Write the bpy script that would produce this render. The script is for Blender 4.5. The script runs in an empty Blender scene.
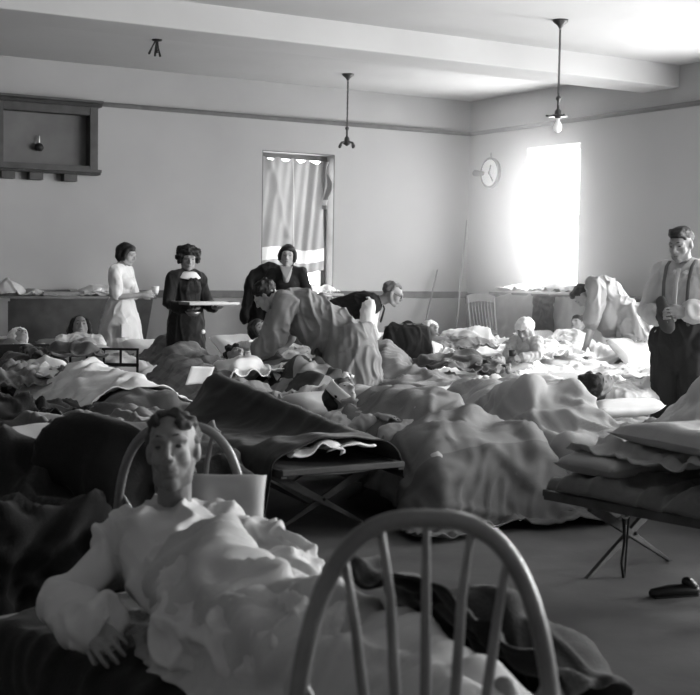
SKY = 9.0
WIN = [120, 185, 420, 480, 300]
BWP = 10
HAZE = 0.105
import bpy, math, random
import numpy as np
from mathutils import Vector, Matrix, Euler, noise as mnoise

SC = bpy.context.scene
COL = SC.collection
PI = math.pi

# ------------------------------------------------------------------ camera
FPX = 1267.0
YAW, PITCH, ROLL = math.radians(30.5), math.radians(3.72), math.radians(0.95)
CAMZ = 1.4
fw = Vector((math.sin(YAW) * math.cos(PITCH), math.cos(YAW) * math.cos(PITCH), -math.sin(PITCH)))
rt = Vector((math.cos(YAW), -math.sin(YAW), 0))
up = rt.cross(fw)
# roll: picture content turns clockwise
rr = rt * math.cos(ROLL) + up * math.sin(ROLL)
uu = up * math.cos(ROLL) - rt * math.sin(ROLL)
camd = bpy.data.cameras.new('camera')
cam = bpy.data.objects.new('camera', camd)
COL.objects.link(cam)
M = Matrix.Identity(4)
for i in range(3):
    M[i][0] = rr[i]; M[i][1] = uu[i]; M[i][2] = -fw[i]
M[2][3] = CAMZ
cam.matrix_world = M
camd.sensor_width = 36; camd.sensor_fit = 'HORIZONTAL'
camd.lens = 36 * FPX / 700
camd.clip_end = 200
camd.dof.use_dof = True
camd.dof.focus_distance = 9.0
camd.dof.aperture_fstop = camd.lens / 11.0
SC.camera = cam
CP = Vector((0, 0, CAMZ))

def ray(px, py):
    return (fw * FPX + rr * (px - 350) - uu * (py - 347.5)) / FPX
def W(px, py, D):
    return CP + ray(px, py) * D
def onY(px, py, Y):
    d = ray(px, py); return CP + d * (Y / d.y)
def onX(px, py, X):
    d = ray(px, py); return CP + d * (X / d.x)
def onZ(px, py, Z):
    d = ray(px, py); return CP + d * ((Z - CAMZ) / d.z)
def face(fx, fd):
    """z-rotation that turns local -Y to the direction (right, away) seen from the camera"""
    hx, hy = math.cos(YAW), -math.sin(YAW)
    gx, gy = math.sin(YAW), math.cos(YAW)
    X = fx * hx + fd * gx; Y = fx * hy + fd * gy
    return math.atan2(X, -Y)

# ------------------------------------------------------------------ materials
MATS = {}
def mat(name, g, rough=0.85, var=0.12, scale=6.0, bump=0.0, bscale=120.0, pattern=None, g2=None, p=(), metal=0.0, sheen=0.0, coord='Object', spec=0.3, wrinkle=0.0):
    if name in MATS: return MATS[name]
    m = bpy.data.materials.new(name); m.use_nodes = True
    nt = m.node_tree; N = nt.nodes; L = nt.links
    b = N['Principled BSDF']
    b.inputs['Roughness'].default_value = rough
    b.inputs['Metallic'].default_value = metal
    b.inputs['Specular IOR Level'].default_value = spec
    if sheen: b.inputs['Sheen Weight'].default_value = sheen
    tc = N.new('ShaderNodeTexCoord')
    nz = N.new('ShaderNodeTexNoise'); nz.inputs['Scale'].default_value = scale; nz.inputs['Detail'].default_value = 5
    L.new(tc.outputs[coord], nz.inputs['Vector'])
    mr = N.new('ShaderNodeMapRange')
    mr.inputs['From Min'].default_value = 0.3; mr.inputs['From Max'].default_value = 0.7
    mr.inputs['To Min'].default_value = 1 - var; mr.inputs['To Max'].default_value = 1 + var
    L.new(nz.outputs['Fac'], mr.inputs['Value'])
    mul = N.new('ShaderNodeMath'); mul.operation = 'MULTIPLY'
    L.new(mr.outputs[0], mul.inputs[0])
    if pattern is None:
        mul.inputs[1].default_value = g
    else:
        uv = tc.outputs['UV']
        fac = None
        if pattern == 'stripe':      # p = (count, axis 0/1, duty)
            sp = N.new('ShaderNodeSeparateXYZ'); L.new(uv, sp.inputs[0])
            a = N.new('ShaderNodeMath'); a.operation = 'MULTIPLY'; a.inputs[1].default_value = p[0]
            L.new(sp.outputs[p[1]], a.inputs[0])
            f = N.new('ShaderNodeMath'); f.operation = 'FRACT'; L.new(a.outputs[0], f.inputs[0])
            c = N.new('ShaderNodeMath'); c.operation = 'LESS_THAN'; c.inputs[1].default_value = p[2]
            L.new(f.outputs[0], c.inputs[0]); fac = c.outputs[0]
        elif pattern == 'band':      # p = list of (axis, lo, hi)
            sp = N.new('ShaderNodeSeparateXYZ'); L.new(uv, sp.inputs[0])
            tot = None
            for ax, lo, hi in p:
                c = N.new('ShaderNodeMath'); c.operation = 'COMPARE'
                c.inputs[1].default_value = (lo + hi) / 2; c.inputs[2].default_value = (hi - lo) / 2
                L.new(sp.outputs[ax], c.inputs[0])
                if tot is None: tot = c.outputs[0]
                else:
                    q = N.new('ShaderNodeMath'); q.operation = 'MAXIMUM'
                    L.new(tot, q.inputs[0]); L.new(c.outputs[0], q.inputs[1]); tot = q.outputs[0]
            fac = tot
        elif pattern == 'patch':     # patchwork of diamonds
            mp = N.new('ShaderNodeMapping'); mp.inputs['Rotation'].default_value = (0, 0, p[1]); L.new(uv, mp.inputs[0])
            ck = N.new('ShaderNodeTexChecker'); ck.inputs['Scale'].default_value = p[0]
            ck.inputs[1].default_value = (1, 1, 1, 1); ck.inputs[2].default_value = (0, 0, 0, 1)
            L.new(mp.outputs[0], ck.inputs['Vector']); fac = ck.outputs['Fac']
        elif pattern == 'fleck':
            v = N.new('ShaderNodeTexVoronoi'); v.inputs['Scale'].default_value = p[0]
            L.new(uv, v.inputs['Vector'])
            c = N.new('ShaderNodeMath'); c.operation = 'LESS_THAN'; c.inputs[1].default_value = p[1]
            L.new(v.outputs['Distance'], c.inputs[0]); fac = c.outputs[0]
        elif pattern == 'plaid':
            sp = N.new('ShaderNodeSeparateXYZ'); L.new(uv, sp.inputs[0]); o = []
            for ax in (0, 1):
                a = N.new('ShaderNodeMath'); a.operation = 'MULTIPLY'; a.inputs[1].default_value = p[0]
                L.new(sp.outputs[ax], a.inputs[0])
                f = N.new('ShaderNodeMath'); f.operation = 'FRACT'; L.new(a.outputs[0], f.inputs[0])
                c = N.new('ShaderNodeMath'); c.operation = 'LESS_THAN'; c.inputs[1].default_value = p[1]
                L.new(f.outputs[0], c.inputs[0]); o.append(c.outputs[0])
            s = N.new('ShaderNodeMath'); s.operation = 'ADD'; L.new(o[0], s.inputs[0]); L.new(o[1], s.inputs[1])
            h = N.new('ShaderNodeMath'); h.operation = 'MULTIPLY'; h.inputs[1].default_value = .5
            L.new(s.outputs[0], h.inputs[0]); fac = h.outputs[0]
        mx = N.new('ShaderNodeMapRange'); mx.inputs['To Min'].default_value = g; mx.inputs['To Max'].default_value = g2
        L.new(fac, mx.inputs['Value'])
        L.new(mx.outputs[0], mul.inputs[1])
    cmb = N.new('ShaderNodeCombineColor')
    for i in range(3): L.new(mul.outputs[0], cmb.inputs[i])
    L.new(cmb.outputs[0], b.inputs['Base Color'])
    if bump:
        n2 = N.new('ShaderNodeTexNoise'); n2.inputs['Scale'].default_value = bscale; n2.inputs['Detail'].default_value = 3
        L.new(tc.outputs[coord], n2.inputs['Vector'])
        bp = N.new('ShaderNodeBump'); bp.inputs['Strength'].default_value = bump; bp.inputs['Distance'].default_value = 0.01
        L.new(n2.outputs['Fac'], bp.inputs['Height']); L.new(bp.outputs[0], b.inputs['Normal'])
        if wrinkle:
            n3 = N.new('ShaderNodeTexNoise'); n3.noise_type = 'RIDGED_MULTIFRACTAL'; n3.inputs['Scale'].default_value = wrinkle*.75; n3.inputs['Detail'].default_value = 1.5; n3.inputs['Distortion'].default_value = .5
            L.new(tc.outputs[coord], n3.inputs['Vector'])
            b3 = N.new('ShaderNodeBump'); b3.inputs['Strength'].default_value = .6; b3.inputs['Distance'].default_value = .02
            L.new(n3.outputs['Fac'], b3.inputs['Height']); L.new(b3.outputs[0], bp.inputs['Normal'])
    MATS[name] = m
    return m

def emis(name, g, s):
    m = bpy.data.materials.new(name); m.use_nodes = True
    b = m.node_tree.nodes['Principled BSDF']
    b.inputs['Base Color'].default_value = (g, g, g, 1)
    b.inputs['Emission Color'].default_value = (1, 1, 1, 1); b.inputs['Emission Strength'].default_value = s
    return m
def glass(name):
    m = bpy.data.materials.new(name); m.use_nodes = True
    nt = m.node_tree; N = nt.nodes; L = nt.links
    out = N['Material Output']; N.remove(N['Principled BSDF'])
    t = N.new('ShaderNodeBsdfTransparent'); t.inputs[0].default_value = (.97, .97, .97, 1)
    g = N.new('ShaderNodeBsdfGlossy'); g.inputs['Roughness'].default_value = .03
    mx = N.new('ShaderNodeMixShader'); mx.inputs[0].default_value = .06
    L.new(t.outputs[0], mx.inputs[1]); L.new(g.outputs[0], mx.inputs[2]); L.new(mx.outputs[0], out.inputs[0])
    return m

# ------------------------------------------------------------------ mesh helpers
class MB:
    def __init__(s): s.v = []; s.f = []; s.n = 0
    def add(s, v, f):
        k = s.n
        s.v.extend([tuple(p) for p in v]); s.n += len(v)
        s.f.extend([tuple(i + k for i in q) for q in f]); return s
    def box(s, lo, hi, mtx=None):
        x0, y0, z0 = lo; x1, y1, z1 = hi
        v = [Vector(p) for p in ((x0,y0,z0),(x1,y0,z0),(x1,y1,z0),(x0,y1,z0),(x0,y0,z1),(x1,y0,z1),(x1,y1,z1),(x0,y1,z1))]
        if mtx is not None: v = [mtx @ p for p in v]
        return s.add(v, [(0,3,2,1),(4,5,6,7),(0,1,5,4),(1,2,6,5),(2,3,7,6),(3,0,4,7)])
    def ell(s, c, r, mtx=None, nu=18, nv=12):
        v = []; f = []
        c = Vector(c)
        for j in range(1, nv):
            t = PI * j / nv
            for i in range(nu):
                a = 2 * PI * i / nu
                v.append(c + Vector((r[0]*math.sin(t)*math.cos(a), r[1]*math.sin(t)*math.sin(a), r[2]*math.cos(t))))
        v.append(c + Vector((0, 0, r[2]))); v.append(c - Vector((0, 0, r[2])))
        for j in range(nv - 2):
            for i in range(nu):
                a = j*nu+i; b = j*nu+(i+1)%nu
                f.append((a, a+nu, b+nu, b))
        T = (nv-1)*nu
        for i in range(nu):
            f.append((T, i, (i+1)%nu)); q = (nv-2)*nu
            f.append((T+1, q+(i+1)%nu, q+i))
        if mtx is not None: v = [mtx @ p for p in v]
        return s.add(v, f)
    def tube(s, pts, rad, nu=12, flat=1.0, front=None, cap=True, mtx=None):
        """tapered round-ended tube through pts; flat squashes along front"""
        pts = [Vector(p) for p in pts]
        if not isinstance(rad, (list, tuple)): rad = [rad]*len(pts)
        P = []; 
        n = len(pts)
        tang = []
        for i in range(n):
            a = pts[max(0, i-1)]; b = pts[min(n-1, i+1)]
            t = (b - a); tang.append(t.normalized() if t.length > 1e-9 else Vector((0,0,1)))
        ref = Vector(front).normalized() if front is not None else (Vector((0, 0, 1)) if abs(tang[0].z) < .9 else Vector((1, 0, 0)))
        rings = []
        if cap:
            for a in (80, 55, 28):
                a = math.radians(a); rings.append((pts[0] - tang[0]*rad[0]*math.sin(a), tang[0], rad[0]*math.cos(a)))
        for i in range(n): rings.append((pts[i], tang[i], rad[i]))
        if cap:
            for a in (28, 55, 80):
                a = math.radians(a); rings.append((pts[-1] + tang[-1]*rad[-1]*math.sin(a), tang[-1], rad[-1]*math.cos(a)))
        v = []; f = []
        u = ref
        for (c, t, r) in rings:
            u = (u - t * u.dot(t))
            if u.length < 1e-6: u = t.orthogonal()
            u.normalize(); w = t.cross(u)
            for i in range(nu):
                a = 2*PI*i/nu
                v.append(c + u*(r*flat*math.cos(a)) + w*(r*math.sin(a)))
        m = len(rings)
        for j in range(m-1):
            for i in range(nu):
                a = j*nu+i; b = j*nu+(i+1)%nu
                f.append((a, b, b+nu, a+nu))
        f.append(tuple(range(nu))[::-1]); f.append(tuple((m-1)*nu+i for i in range(nu)))
        if mtx is not None: v = [mtx @ p for p in v]
        return s.add(v, f)
    def rings(s, R, cap=True, mtx=None):
        """R = list of rings (lists of points, same length)"""
        nu = len(R[0]); v = [Vector(p) for r in R for p in r]; f = []
        for j in range(len(R)-1):
            for i in range(nu):
                a = j*nu+i; b = j*nu+(i+1)%nu
                f.append((a, b, b+nu, a+nu))
        if cap:
            f.append(tuple(range(nu))[::-1]); f.append(tuple((len(R)-1)*nu+i for i in range(nu)))
        if mtx is not None: v = [mtx @ p for p in v]
        return s.add(v, f)
    def lathe(s, prof, c=(0,0,0), nu=24, mtx=None):
        R = [[(c[0]+r*math.cos(2*PI*i/nu), c[1]+r*math.sin(2*PI*i/nu), c[2]+z) for i in range(nu)] for r, z in prof]
        return s.rings(R, True, mtx)
    def prism(s, poly, axis, lo, hi, mtx=None):
        """extrude a 2D polygon; axis 0: poly in (y,z), 1: (x,z), 2: (x,y)"""
        def P(a, b, t):
            return {0: (t, a, b), 1: (a, t, b), 2: (a, b, t)}[axis]
        v = [Vector(P(a, b, lo)) for a, b in poly] + [Vector(P(a, b, hi)) for a, b in poly]
        n = len(poly)
        f = [tuple(range(n)), tuple(range(2*n-1, n-1, -1))] + [(i, (i+1) % n, n+(i+1) % n, n+i) for i in range(n)]
        if mtx is not None: v = [mtx @ p for p in v]
        return s.add(v, f)

def link(o, parent=None):
    COL.objects.link(o)
    if parent is not None: o.parent = parent
    return o
def tag(o, label=None, cat=None, group=None, kind=None):
    if label: o['label'] = label
    if cat: o['category'] = cat
    if group: o['group'] = group
    if kind: o['kind'] = kind
    return o
def obj(name, mb, m, parent=None, smooth=False, bevel=0.0, loc=None, rotz=0.0, fix=False):
    me = bpy.data.meshes.new(name)
    if isinstance(mb, MB): me.from_pydata(mb.v, [], mb.f)
    else: me = mb; me.name = name
    if isinstance(mb, MB):
        import bmesh
        bm = bmesh.new(); bm.from_mesh(me); bmesh.ops.recalc_face_normals(bm, faces=bm.faces); bm.to_mesh(me); bm.free()
    if m is not None:
        me.materials.clear()
        for q in (m if isinstance(m, (list, tuple)) else [m]): me.materials.append(q)
    if smooth: me.shade_smooth()
    o = bpy.data.objects.new(name, me)
    link(o, parent)
    if bevel:
        b = o.modifiers.new('bevel', 'BEVEL'); b.width = bevel; b.segments = 2; b.limit_method = 'ANGLE'
    if loc is not None: o.location = loc
    o.rotation_euler.z = rotz
    return o
def empty(name, loc=(0, 0, 0), rotz=0.0):
    o = bpy.data.objects.new(name, None); link(o)
    o.empty_display_size = .1
    o.location = loc; o.rotation_euler = (0, 0, rotz)
    return o
def dup(root, loc=None, rotz=None, label=None, group=None):
    r = root.copy(); COL.objects.link(r)
    if loc is not None: r.location = loc
    if rotz is not None: r.rotation_euler = (0, 0, rotz)
    if label: r['label'] = label
    if group: r['group'] = group
    for ch in list(root.children):
        c = ch.copy(); COL.objects.link(c); c.parent = r
        for g in ch.children:
            d = g.copy(); COL.objects.link(d); d.parent = c
    return r
def struct(name, mb, m, **k):
    return tag(obj(name, mb, m, **k), kind='structure')

def wav(P, seed, scale, n=6, stretch=(1, 1, 1)):
    """cheap smooth noise, numpy: sum of random sine waves with a warp"""
    r = np.random.RandomState(seed)
    P = P * np.array(stretch) / scale
    out = np.zeros(len(P))
    Wp = P + 0.45 * np.sin(P[:, [1, 2, 0]] * 1.7 + r.rand(3) * 6)
    for i in range(n):
        d = r.randn(3); d /= np.linalg.norm(d); k = r.uniform(.7, 1.7)
        out += np.sin(Wp @ d * 2 * k + r.rand() * 6.28) / n
    return out * 1.6

def remesh(mb, voxel, smooth=3, disp=None):
    """union of closed shapes -> one continuous mesh datablock"""
    me = bpy.data.meshes.new('tmp'); me.from_pydata(mb.v, [], mb.f)
    import bmesh
    bm = bmesh.new(); bm.from_mesh(me); bmesh.ops.recalc_face_normals(bm, faces=bm.faces); bm.to_mesh(me); bm.free()
    o = bpy.data.objects.new('tmp', me); COL.objects.link(o)
    r = o.modifiers.new('r', 'REMESH'); r.mode = 'VOXEL'; r.voxel_size = voxel; r.adaptivity = 0
    if smooth:
        s = o.modifiers.new('s', 'SMOOTH'); s.factor = .5; s.iterations = smooth
    dg = bpy.context.evaluated_depsgraph_get(); dg.update()
    out = bpy.data.meshes.new_from_object(o.evaluated_get(dg))
    bpy.data.objects.remove(o); bpy.data.meshes.remove(me)
    if disp is not None:
        n = len(out.vertices)
        co = np.empty(n*3, np.float32); out.vertices.foreach_get('co', co); co = co.reshape(-1, 3).astype(float)
        no = np.array([v.vector[:] for v in out.vertex_normals]) if False else np.empty(n*3, np.float32)
        out.vertex_normals.foreach_get('vector', no); no = no.reshape(-1, 3)
        co = co + no * disp(co)[:, None]
        out.vertices.foreach_set('co', co.astype(np.float32).ravel()); out.update()
    out.shade_smooth()
    return out
# ------------------------------------------------------------------ cloth laid over things (small position-based solver)
class Field:
    """height field in a local frame, 2 cm cells"""
    def __init__(s, half=1.7, cell=0.02):
        s.h = half; s.c = cell; n = int(2*half/cell)+1; s.n = n
        a = np.linspace(-half, half, n)
        s.X, s.Y = np.meshgrid(a, a, indexing='ij')
        s.Z = np.zeros((n, n))
    def rect(s, x0, x1, y0, y1, z, rnd=0.03):
        dx = np.maximum(np.maximum(x0 - s.X, s.X - x1), 0); dy = np.maximum(np.maximum(y0 - s.Y, s.Y - y1), 0)
        s.Z = np.maximum(s.Z, np.where(np.hypot(dx, dy) < 1e-6, z, 0)); return s
    def cap(s, a, b, r, r2=None):
        r2 = r if r2 is None else r2
        a = np.array(a, float); b = np.array(b, float); d = b[:2] - a[:2]; L = max(d @ d, 1e-9)
        t = np.clip(((s.X - a[0])*d[0] + (s.Y - a[1])*d[1]) / L, 0, 1)
        if L < 1e-6: t = t*0 + (1 if b[2] > a[2] else 0)
        dist = np.hypot(s.X - a[0] - d[0]*t, s.Y - a[1] - d[1]*t)
        rad = r + (r2 - r)*t
        z = a[2] + (b[2]-a[2])*t + np.sqrt(np.maximum(rad**2 - dist**2, 0))
        s.Z = np.maximum(s.Z, np.where(dist < rad, z, 0)); return s
    def ell(s, c, r):
        q = 1 - ((s.X-c[0])/r[0])**2 - ((s.Y-c[1])/r[1])**2
        s.Z = np.maximum(s.Z, np.where(q > 0, c[2] + r[2]*np.sqrt(np.maximum(q, 0)), 0)); return s
    def soft(s, k=2):
        for _ in range(k):
            Z = s.Z
            p = np.pad(Z, 1, mode='edge')
            s.Z = (p[:-2, 1:-1] + p[2:, 1:-1] + p[1:-1, :-2] + p[1:-1, 2:] + 2*Z) / 6
        s.gx, s.gy = np.gradient(s.Z, s.c)
        return s
    def samp(s, x, y):
        u = np.clip((x + s.h)/s.c, 0, s.n-1.001); v = np.clip((y + s.h)/s.c, 0, s.n-1.001)
        i = u.astype(int); j = v.astype(int); a = u-i; b = v-j
        def S(A): return (A[i, j]*(1-a)+A[i+1, j]*a)*(1-b) + (A[i, j+1]*(1-a)+A[i+1, j+1]*a)*b
        return S(s.Z), S(s.gx), S(s.gy)

def drape(F, w, l, c=(0, 0), rot=0.0, res=0.035, squeeze=0.93, seed=1, steps=42, iters=9, z0=None, clear=0.012, noise=0.02, shift=None, grav=9.8, crease=1.0, stack=True):
    rs = np.random.RandomState(seed)
    nx = max(6, int(w/res)+1); ny = max(6, int(l/res)+1)
    U, V = np.meshgrid(np.linspace(-w/2, w/2, nx), np.linspace(-l/2, l/2, ny), indexing='ij')
    rx = w/(nx-1); ry = l/(ny-1)
    P0 = np.stack([U.ravel(), V.ravel(), np.zeros(U.size)], 1)
    n1 = wav(P0, seed, .055); n2 = wav(P0, seed+7, .10); n3 = wav(P0, seed+13, .08)
    u = U*squeeze + (n2.reshape(U.shape))*0.025; v = V*squeeze + (n3.reshape(U.shape))*0.025
    x = c[0] + u*math.cos(rot) - v*math.sin(rot); y = c[1] + u*math.sin(rot) + v*math.cos(rot)
    if shift is not None: x, y = shift(x, y)
    h, _, _ = F.samp(x, y)
    zt = (np.median(h[h > .2]) if (h > .2).any() else 0) if z0 is None else z0
    z = np.maximum(h, zt) + clear + .01 + noise*1.4*(1+n1.reshape(U.shape))
    X = np.stack([x, y, z], -1)
    Vv = np.zeros_like(X)
    dt = 1/32
    def con(A, sa, sb, rest, k):
        a = A[sa]; b = A[sb]; d = b - a
        L = np.sqrt((d*d).sum(-1, keepdims=True)) + 1e-9
        q = d*((L-rest)/L*0.5*k)
        A[sa] += q; A[sb] -= q
    def sets(di, dj):
        out = []
        # colour by parity along the moving axis
        for p in (0, 1):
            if di and not dj:
                i0 = list(range(p*di, nx-di, 2*di)) if di > 1 else list(range(p, nx-1, 2))
                ii = np.array([i for i in range(nx-di) if (i//di) % 2 == p]);
                if len(ii): out.append((np.ix_(ii, np.arange(ny)), np.ix_(ii+di, np.arange(ny))))
            elif dj and not di:
                jj = np.array([j for j in range(ny-dj) if (j//dj) % 2 == p])
                if len(jj): out.append((np.ix_(np.arange(nx), jj), np.ix_(np.arange(nx), jj+dj)))
            else:
                ii = np.array([i for i in range(nx-1) if i % 2 == p])
                jj = np.arange(max(0, -dj), ny-max(0, dj))
                if len(ii): out.append((np.ix_(ii, jj), np.ix_(ii+1, jj+dj)))
        return out
    C = []
    for sa, sb in sets(1, 0): C.append((sa, sb, rx, 1.0))
    for sa, sb in sets(0, 1): C.append((sa, sb, ry, 1.0))
    dg = math.hypot(rx, ry)
    for sa, sb in sets(1, 1): C.append((sa, sb, dg, .5))
    for sa, sb in sets(1, -1): C.append((sa, sb, dg, .5))
    B = []
    for sa, sb in sets(2, 0): B.append((sa, sb, 2*rx, .12))
    for sa, sb in sets(0, 2): B.append((sa, sb, 2*ry, .12))
    def collide(A):
        h, gx, gy = F.samp(A[..., 0], A[..., 1])
        pen = h + clear - A[..., 2]
        m = pen > 0
        nn = np.sqrt(gx*gx + gy*gy + 1)
        d = np.where(m, pen/nn, 0)
        A[..., 0] += -gx/nn*d; A[..., 1] += -gy/nn*d; A[..., 2] += d/nn
        return m
    for st in range(steps):
        Vv[..., 2] -= grav*dt
        old = X.copy(); X = X + Vv*dt
        touched = np.zeros(X.shape[:2], bool)
        for it in range(iters):
            for sa, sb, r0, k in C: con(X, sa, sb, r0, k)
            if it % 2 == 0:
                for sa, sb, r0, k in B: con(X, sa, sb, r0, k)
            if it % 3 == 2 or it == iters-1: touched |= collide(X)
        Vv = (X-old)/dt
        sp = np.sqrt((Vv*Vv).sum(-1, keepdims=True)); Vv *= np.minimum(1, 2.5/(sp+1e-9))*.985
        Vv[touched] *= np.array([.12, .12, .4])
    # settle: a little smoothing of noise of the last step
    for _ in range(1):
        S = X.copy(); S[1:-1, 1:-1] = X[1:-1, 1:-1]*.5 + (X[:-2, 1:-1]+X[2:, 1:-1]+X[1:-1, :-2]+X[1:-1, 2:])*.125
        X = S
    # twice as fine, then soft creases that only add height
    def up2(A):
        B = np.empty((A.shape[0]*2-1,)+A.shape[1:]); B[::2] = A; B[1::2] = (A[:-1]+A[1:])*.5
        B[1:-1] = B[1:-1]*.5 + (B[:-2]+B[2:])*.25
        return B
    X = up2(X); X = up2(X.swapaxes(0, 1)).swapaxes(0, 1)
    if crease:
        a, b = X.shape[:2]
        U, V = np.meshgrid(np.linspace(-w/2, w/2, a), np.linspace(-l/2, l/2, b), indexing='ij')
        P = np.stack([U.ravel(), V.ravel(), np.full(U.size, seed*.37)], 1)
        an = rs.uniform(0, PI)
        R_ = np.stack([P[:, 0]*math.cos(an)-P[:, 1]*math.sin(an), P[:, 0]*math.sin(an)+P[:, 1]*math.cos(an), P[:, 2]], 1)
        def ridge(sc, sd, st, wd):
            q = wav(R_, sd, sc, stretch=st)
            return np.exp(-(q/wd)**2)
        m1 = np.clip(wav(P, seed+31, .35)*.9+.55, 0, 1); m2 = np.clip(wav(P, seed+33, .30)*.9+.45, 0, 1)
        dz = ridge(.16, seed+41, (1, .35, 1), .26)*(.25+.75*m1)*.038 + ridge(.10, seed+42, (.4, 1, 1), .26)*(.2+.8*m2)*.032 + ridge(.062, seed+43, (1, .5, 1), .28)*(1-m1*.4)*.018 + ridge(.13, seed+44, (.3, 1, 1), .20)*(1-m2)*.032 + wav(P, seed+45, .08)*.006
        dz = (dz*crease).reshape(a, b)
        du = np.gradient(X, axis=0); dv = np.gradient(X, axis=1)
        N_ = np.cross(du, dv); N_ /= np.linalg.norm(N_, axis=-1, keepdims=True)+1e-9
        N_ *= np.where(N_[..., 2:3] < -.05, -1, 1)
        X = X + N_*dz[..., None]
    X[..., 2] = np.maximum(X[..., 2], .006)
    if stack:                    # the next layer rests on this one
        i = np.clip(((X[..., 0]+F.h)/F.c+.5).astype(int), 0, F.n-1); j = np.clip(((X[..., 1]+F.h)/F.c+.5).astype(int), 0, F.n-1)
        Z2 = F.Z.copy(); np.maximum.at(Z2, (i.ravel(), j.ravel()), X[..., 2].ravel())
        p = np.pad(Z2, 1, mode='edge'); nb = np.maximum.reduce([p[:-2, 1:-1], p[2:, 1:-1], p[1:-1, :-2], p[1:-1, 2:]])
        F.Z = np.where(Z2 > F.Z+1e-6, np.maximum(Z2, nb*.5+Z2*.5), np.where(nb > F.Z+.002, np.maximum(F.Z, nb*.5+F.Z*.5), F.Z)); F.soft(1)
    return X

def sheet_obj(name, X, m, parent=None, thick=0.006, sub=0, loc=None, rotz=0.0):
    nx, ny = X.shape[:2]
    me = bpy.data.meshes.new(name)
    f = [(i*ny+j, (i+1)*ny+j, (i+1)*ny+j+1, i*ny+j+1) for i in range(nx-1) for j in range(ny-1)]
    me.from_pydata(X.reshape(-1, 3).tolist(), [], f)
    uvl = me.uv_layers.new(name='UVMap')
    idx = np.empty(len(me.loops), np.int32); me.loops.foreach_get('vertex_index', idx)
    uv = np.stack([(idx//ny)/(nx-1), (idx % ny)/(ny-1)], 1).astype(np.float32)
    uvl.data.foreach_set('uv', uv.ravel())
    me.materials.append(m); me.shade_smooth()
    o = bpy.data.objects.new(name, me); link(o, parent)
    if thick:
        s = o.modifiers.new('thick', 'SOLIDIFY'); s.thickness = thick; s.offset = 0
    if sub:
        s = o.modifiers.new('sub', 'SUBSURF'); s.levels = sub; s.render_levels = sub
    if loc is not None: o.location = loc
    o.rotation_euler.z = rotz
    return o

def pillow_mesh(w, l, t, seed=1, n=22, sag=0.25):
    """closed cushion, seams pinched at the corners"""
    v = []; f = []
    a = np.linspace(-1, 1, n)
    U, V = np.meshgrid(a, a, indexing='ij')
    pin = 1 - .10*(np.abs(U)**2)*(1-np.abs(V)**2) 
    x = U*w/2*(1-.07*(1-U**2*0)*(V**2)*(1-0)*0.9*(1-np.abs(U))*1.0) * (1 - .06*(1-V**2)*np.abs(U)**3)
    y = V*l/2*(1 - .06*(1-U**2)*np.abs(V)**3)
    th = t/2*((1-U**4).clip(0)*(1-V**4).clip(0))**.42
    P = np.stack([x.ravel(), y.ravel(), np.zeros(x.size)], 1)
    wr = wav(P, seed, .12).reshape(x.shape)*.012 + wav(P, seed+3, .05).reshape(x.shape)*.004
    dent = -sag*t*np.exp(-((x/(w*.28))**2 + (y/(l*.28))**2))
    edge = ((1-U**2)*(1-V**2))**.5
    top = th + (wr + dent)*edge; bot = -th*.85 + wr*.4*edge
    N = n*n
    V3 = [(x.ravel()[i], y.ravel()[i], top.ravel()[i]) for i in range(N)] + [(x.ravel()[i], y.ravel()[i], bot.ravel()[i]) for i in range(N)]
    for i in range(n-1):
        for j in range(n-1):
            q = (i*n+j, (i+1)*n+j, (i+1)*n+j+1, i*n+j+1)
            f.append(q); f.append(tuple(N+k for k in q[::-1]))
    for i in range(n-1):
        f.append((i*n, N+i*n, N+(i+1)*n, (i+1)*n)); f.append((i*n+n-1, (i+1)*n+n-1, N+(i+1)*n+n-1, N+i*n+n-1))
        f.append((i, i+1, N+i+1, N+i)); k = (n-1)*n
        f.append((k+i, N+k+i, N+k+i+1, k+i+1))
    m = MB(); m.add(V3, f)
    return m
# ------------------------------------------------------------------ people
def headmat(c, facing, upv, s=1.0):
    """matrix: local -Y looks along facing, +Z along upv"""
    f = Vector(facing).normalized(); u = Vector(upv); u = (u - f*u.dot(f)).normalized()
    x = (-f).cross(u)  # right-handed: x = y cross z
    m = Matrix.Identity(4)
    for i in range(3):
        m[i][0] = x[i]*s; m[i][1] = -f[i]*s; m[i][2] = u[i]*s; m[i][3] = c[i]
    return m
def head_prims(mb, H, thin=1.0, old=False):
    w = thin
    mb.ell((0, .018, .028), (.074, .092, .086), H)
    mb.ell((0, -.026, .010), (.064*w, .062, .078), H)
    mb.ell((0, -.034, -.040), (.052*w, .055, .058), H)
    mb.ell((0, -.062, -.086), (.027, .026, .022), H)               # chin
    mb.tube([(-.045*w, -.030, -.072), (0, -.064, -.088), (.045*w, -.030, -.072)], [.022, .022, .022], mtx=H)
    for sx in (-1, 1):
        mb.tube([(sx*.050*w, .0, -.030), (sx*.045*w, -.03, -.072)], [.024, .020], mtx=H)
        mb.ell((sx*.036*w, -.044, -.018), (.028, .032, .034), H)     # cheek
        mb.tube([(sx*.012, -.086, .034), (sx*.034, -.080, .037), (sx*.050, -.062, .030)], [.0105, .0105, .010], mtx=H)   # brow
        mb.ell((sx*.031, -.068, .014), (.0135, .012, .0105), H)      # eye
        mb.ell((sx*.076, .010, .000), (.010, .018, .031), H)         # ear
        mb.ell((sx*.011, -.094, -.022), (.009, .011, .008), H)       # nostril
    mb.tube([(0, -.088, .028), (0, -.099, .004), (0, -.109, -.014)], [.0085, .0095, .0115], mtx=H)
    mb.tube([(-.021, -.083, -.049), (0, -.093, -.046), (.021, -.083, -.049)], [.006, .0075, .006], mtx=H)
    mb.tube([(-.018, -.082, -.059), (0, -.091, -.060), (.018, -.082, -.059)], [.006, .008, .006], mtx=H)

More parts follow.
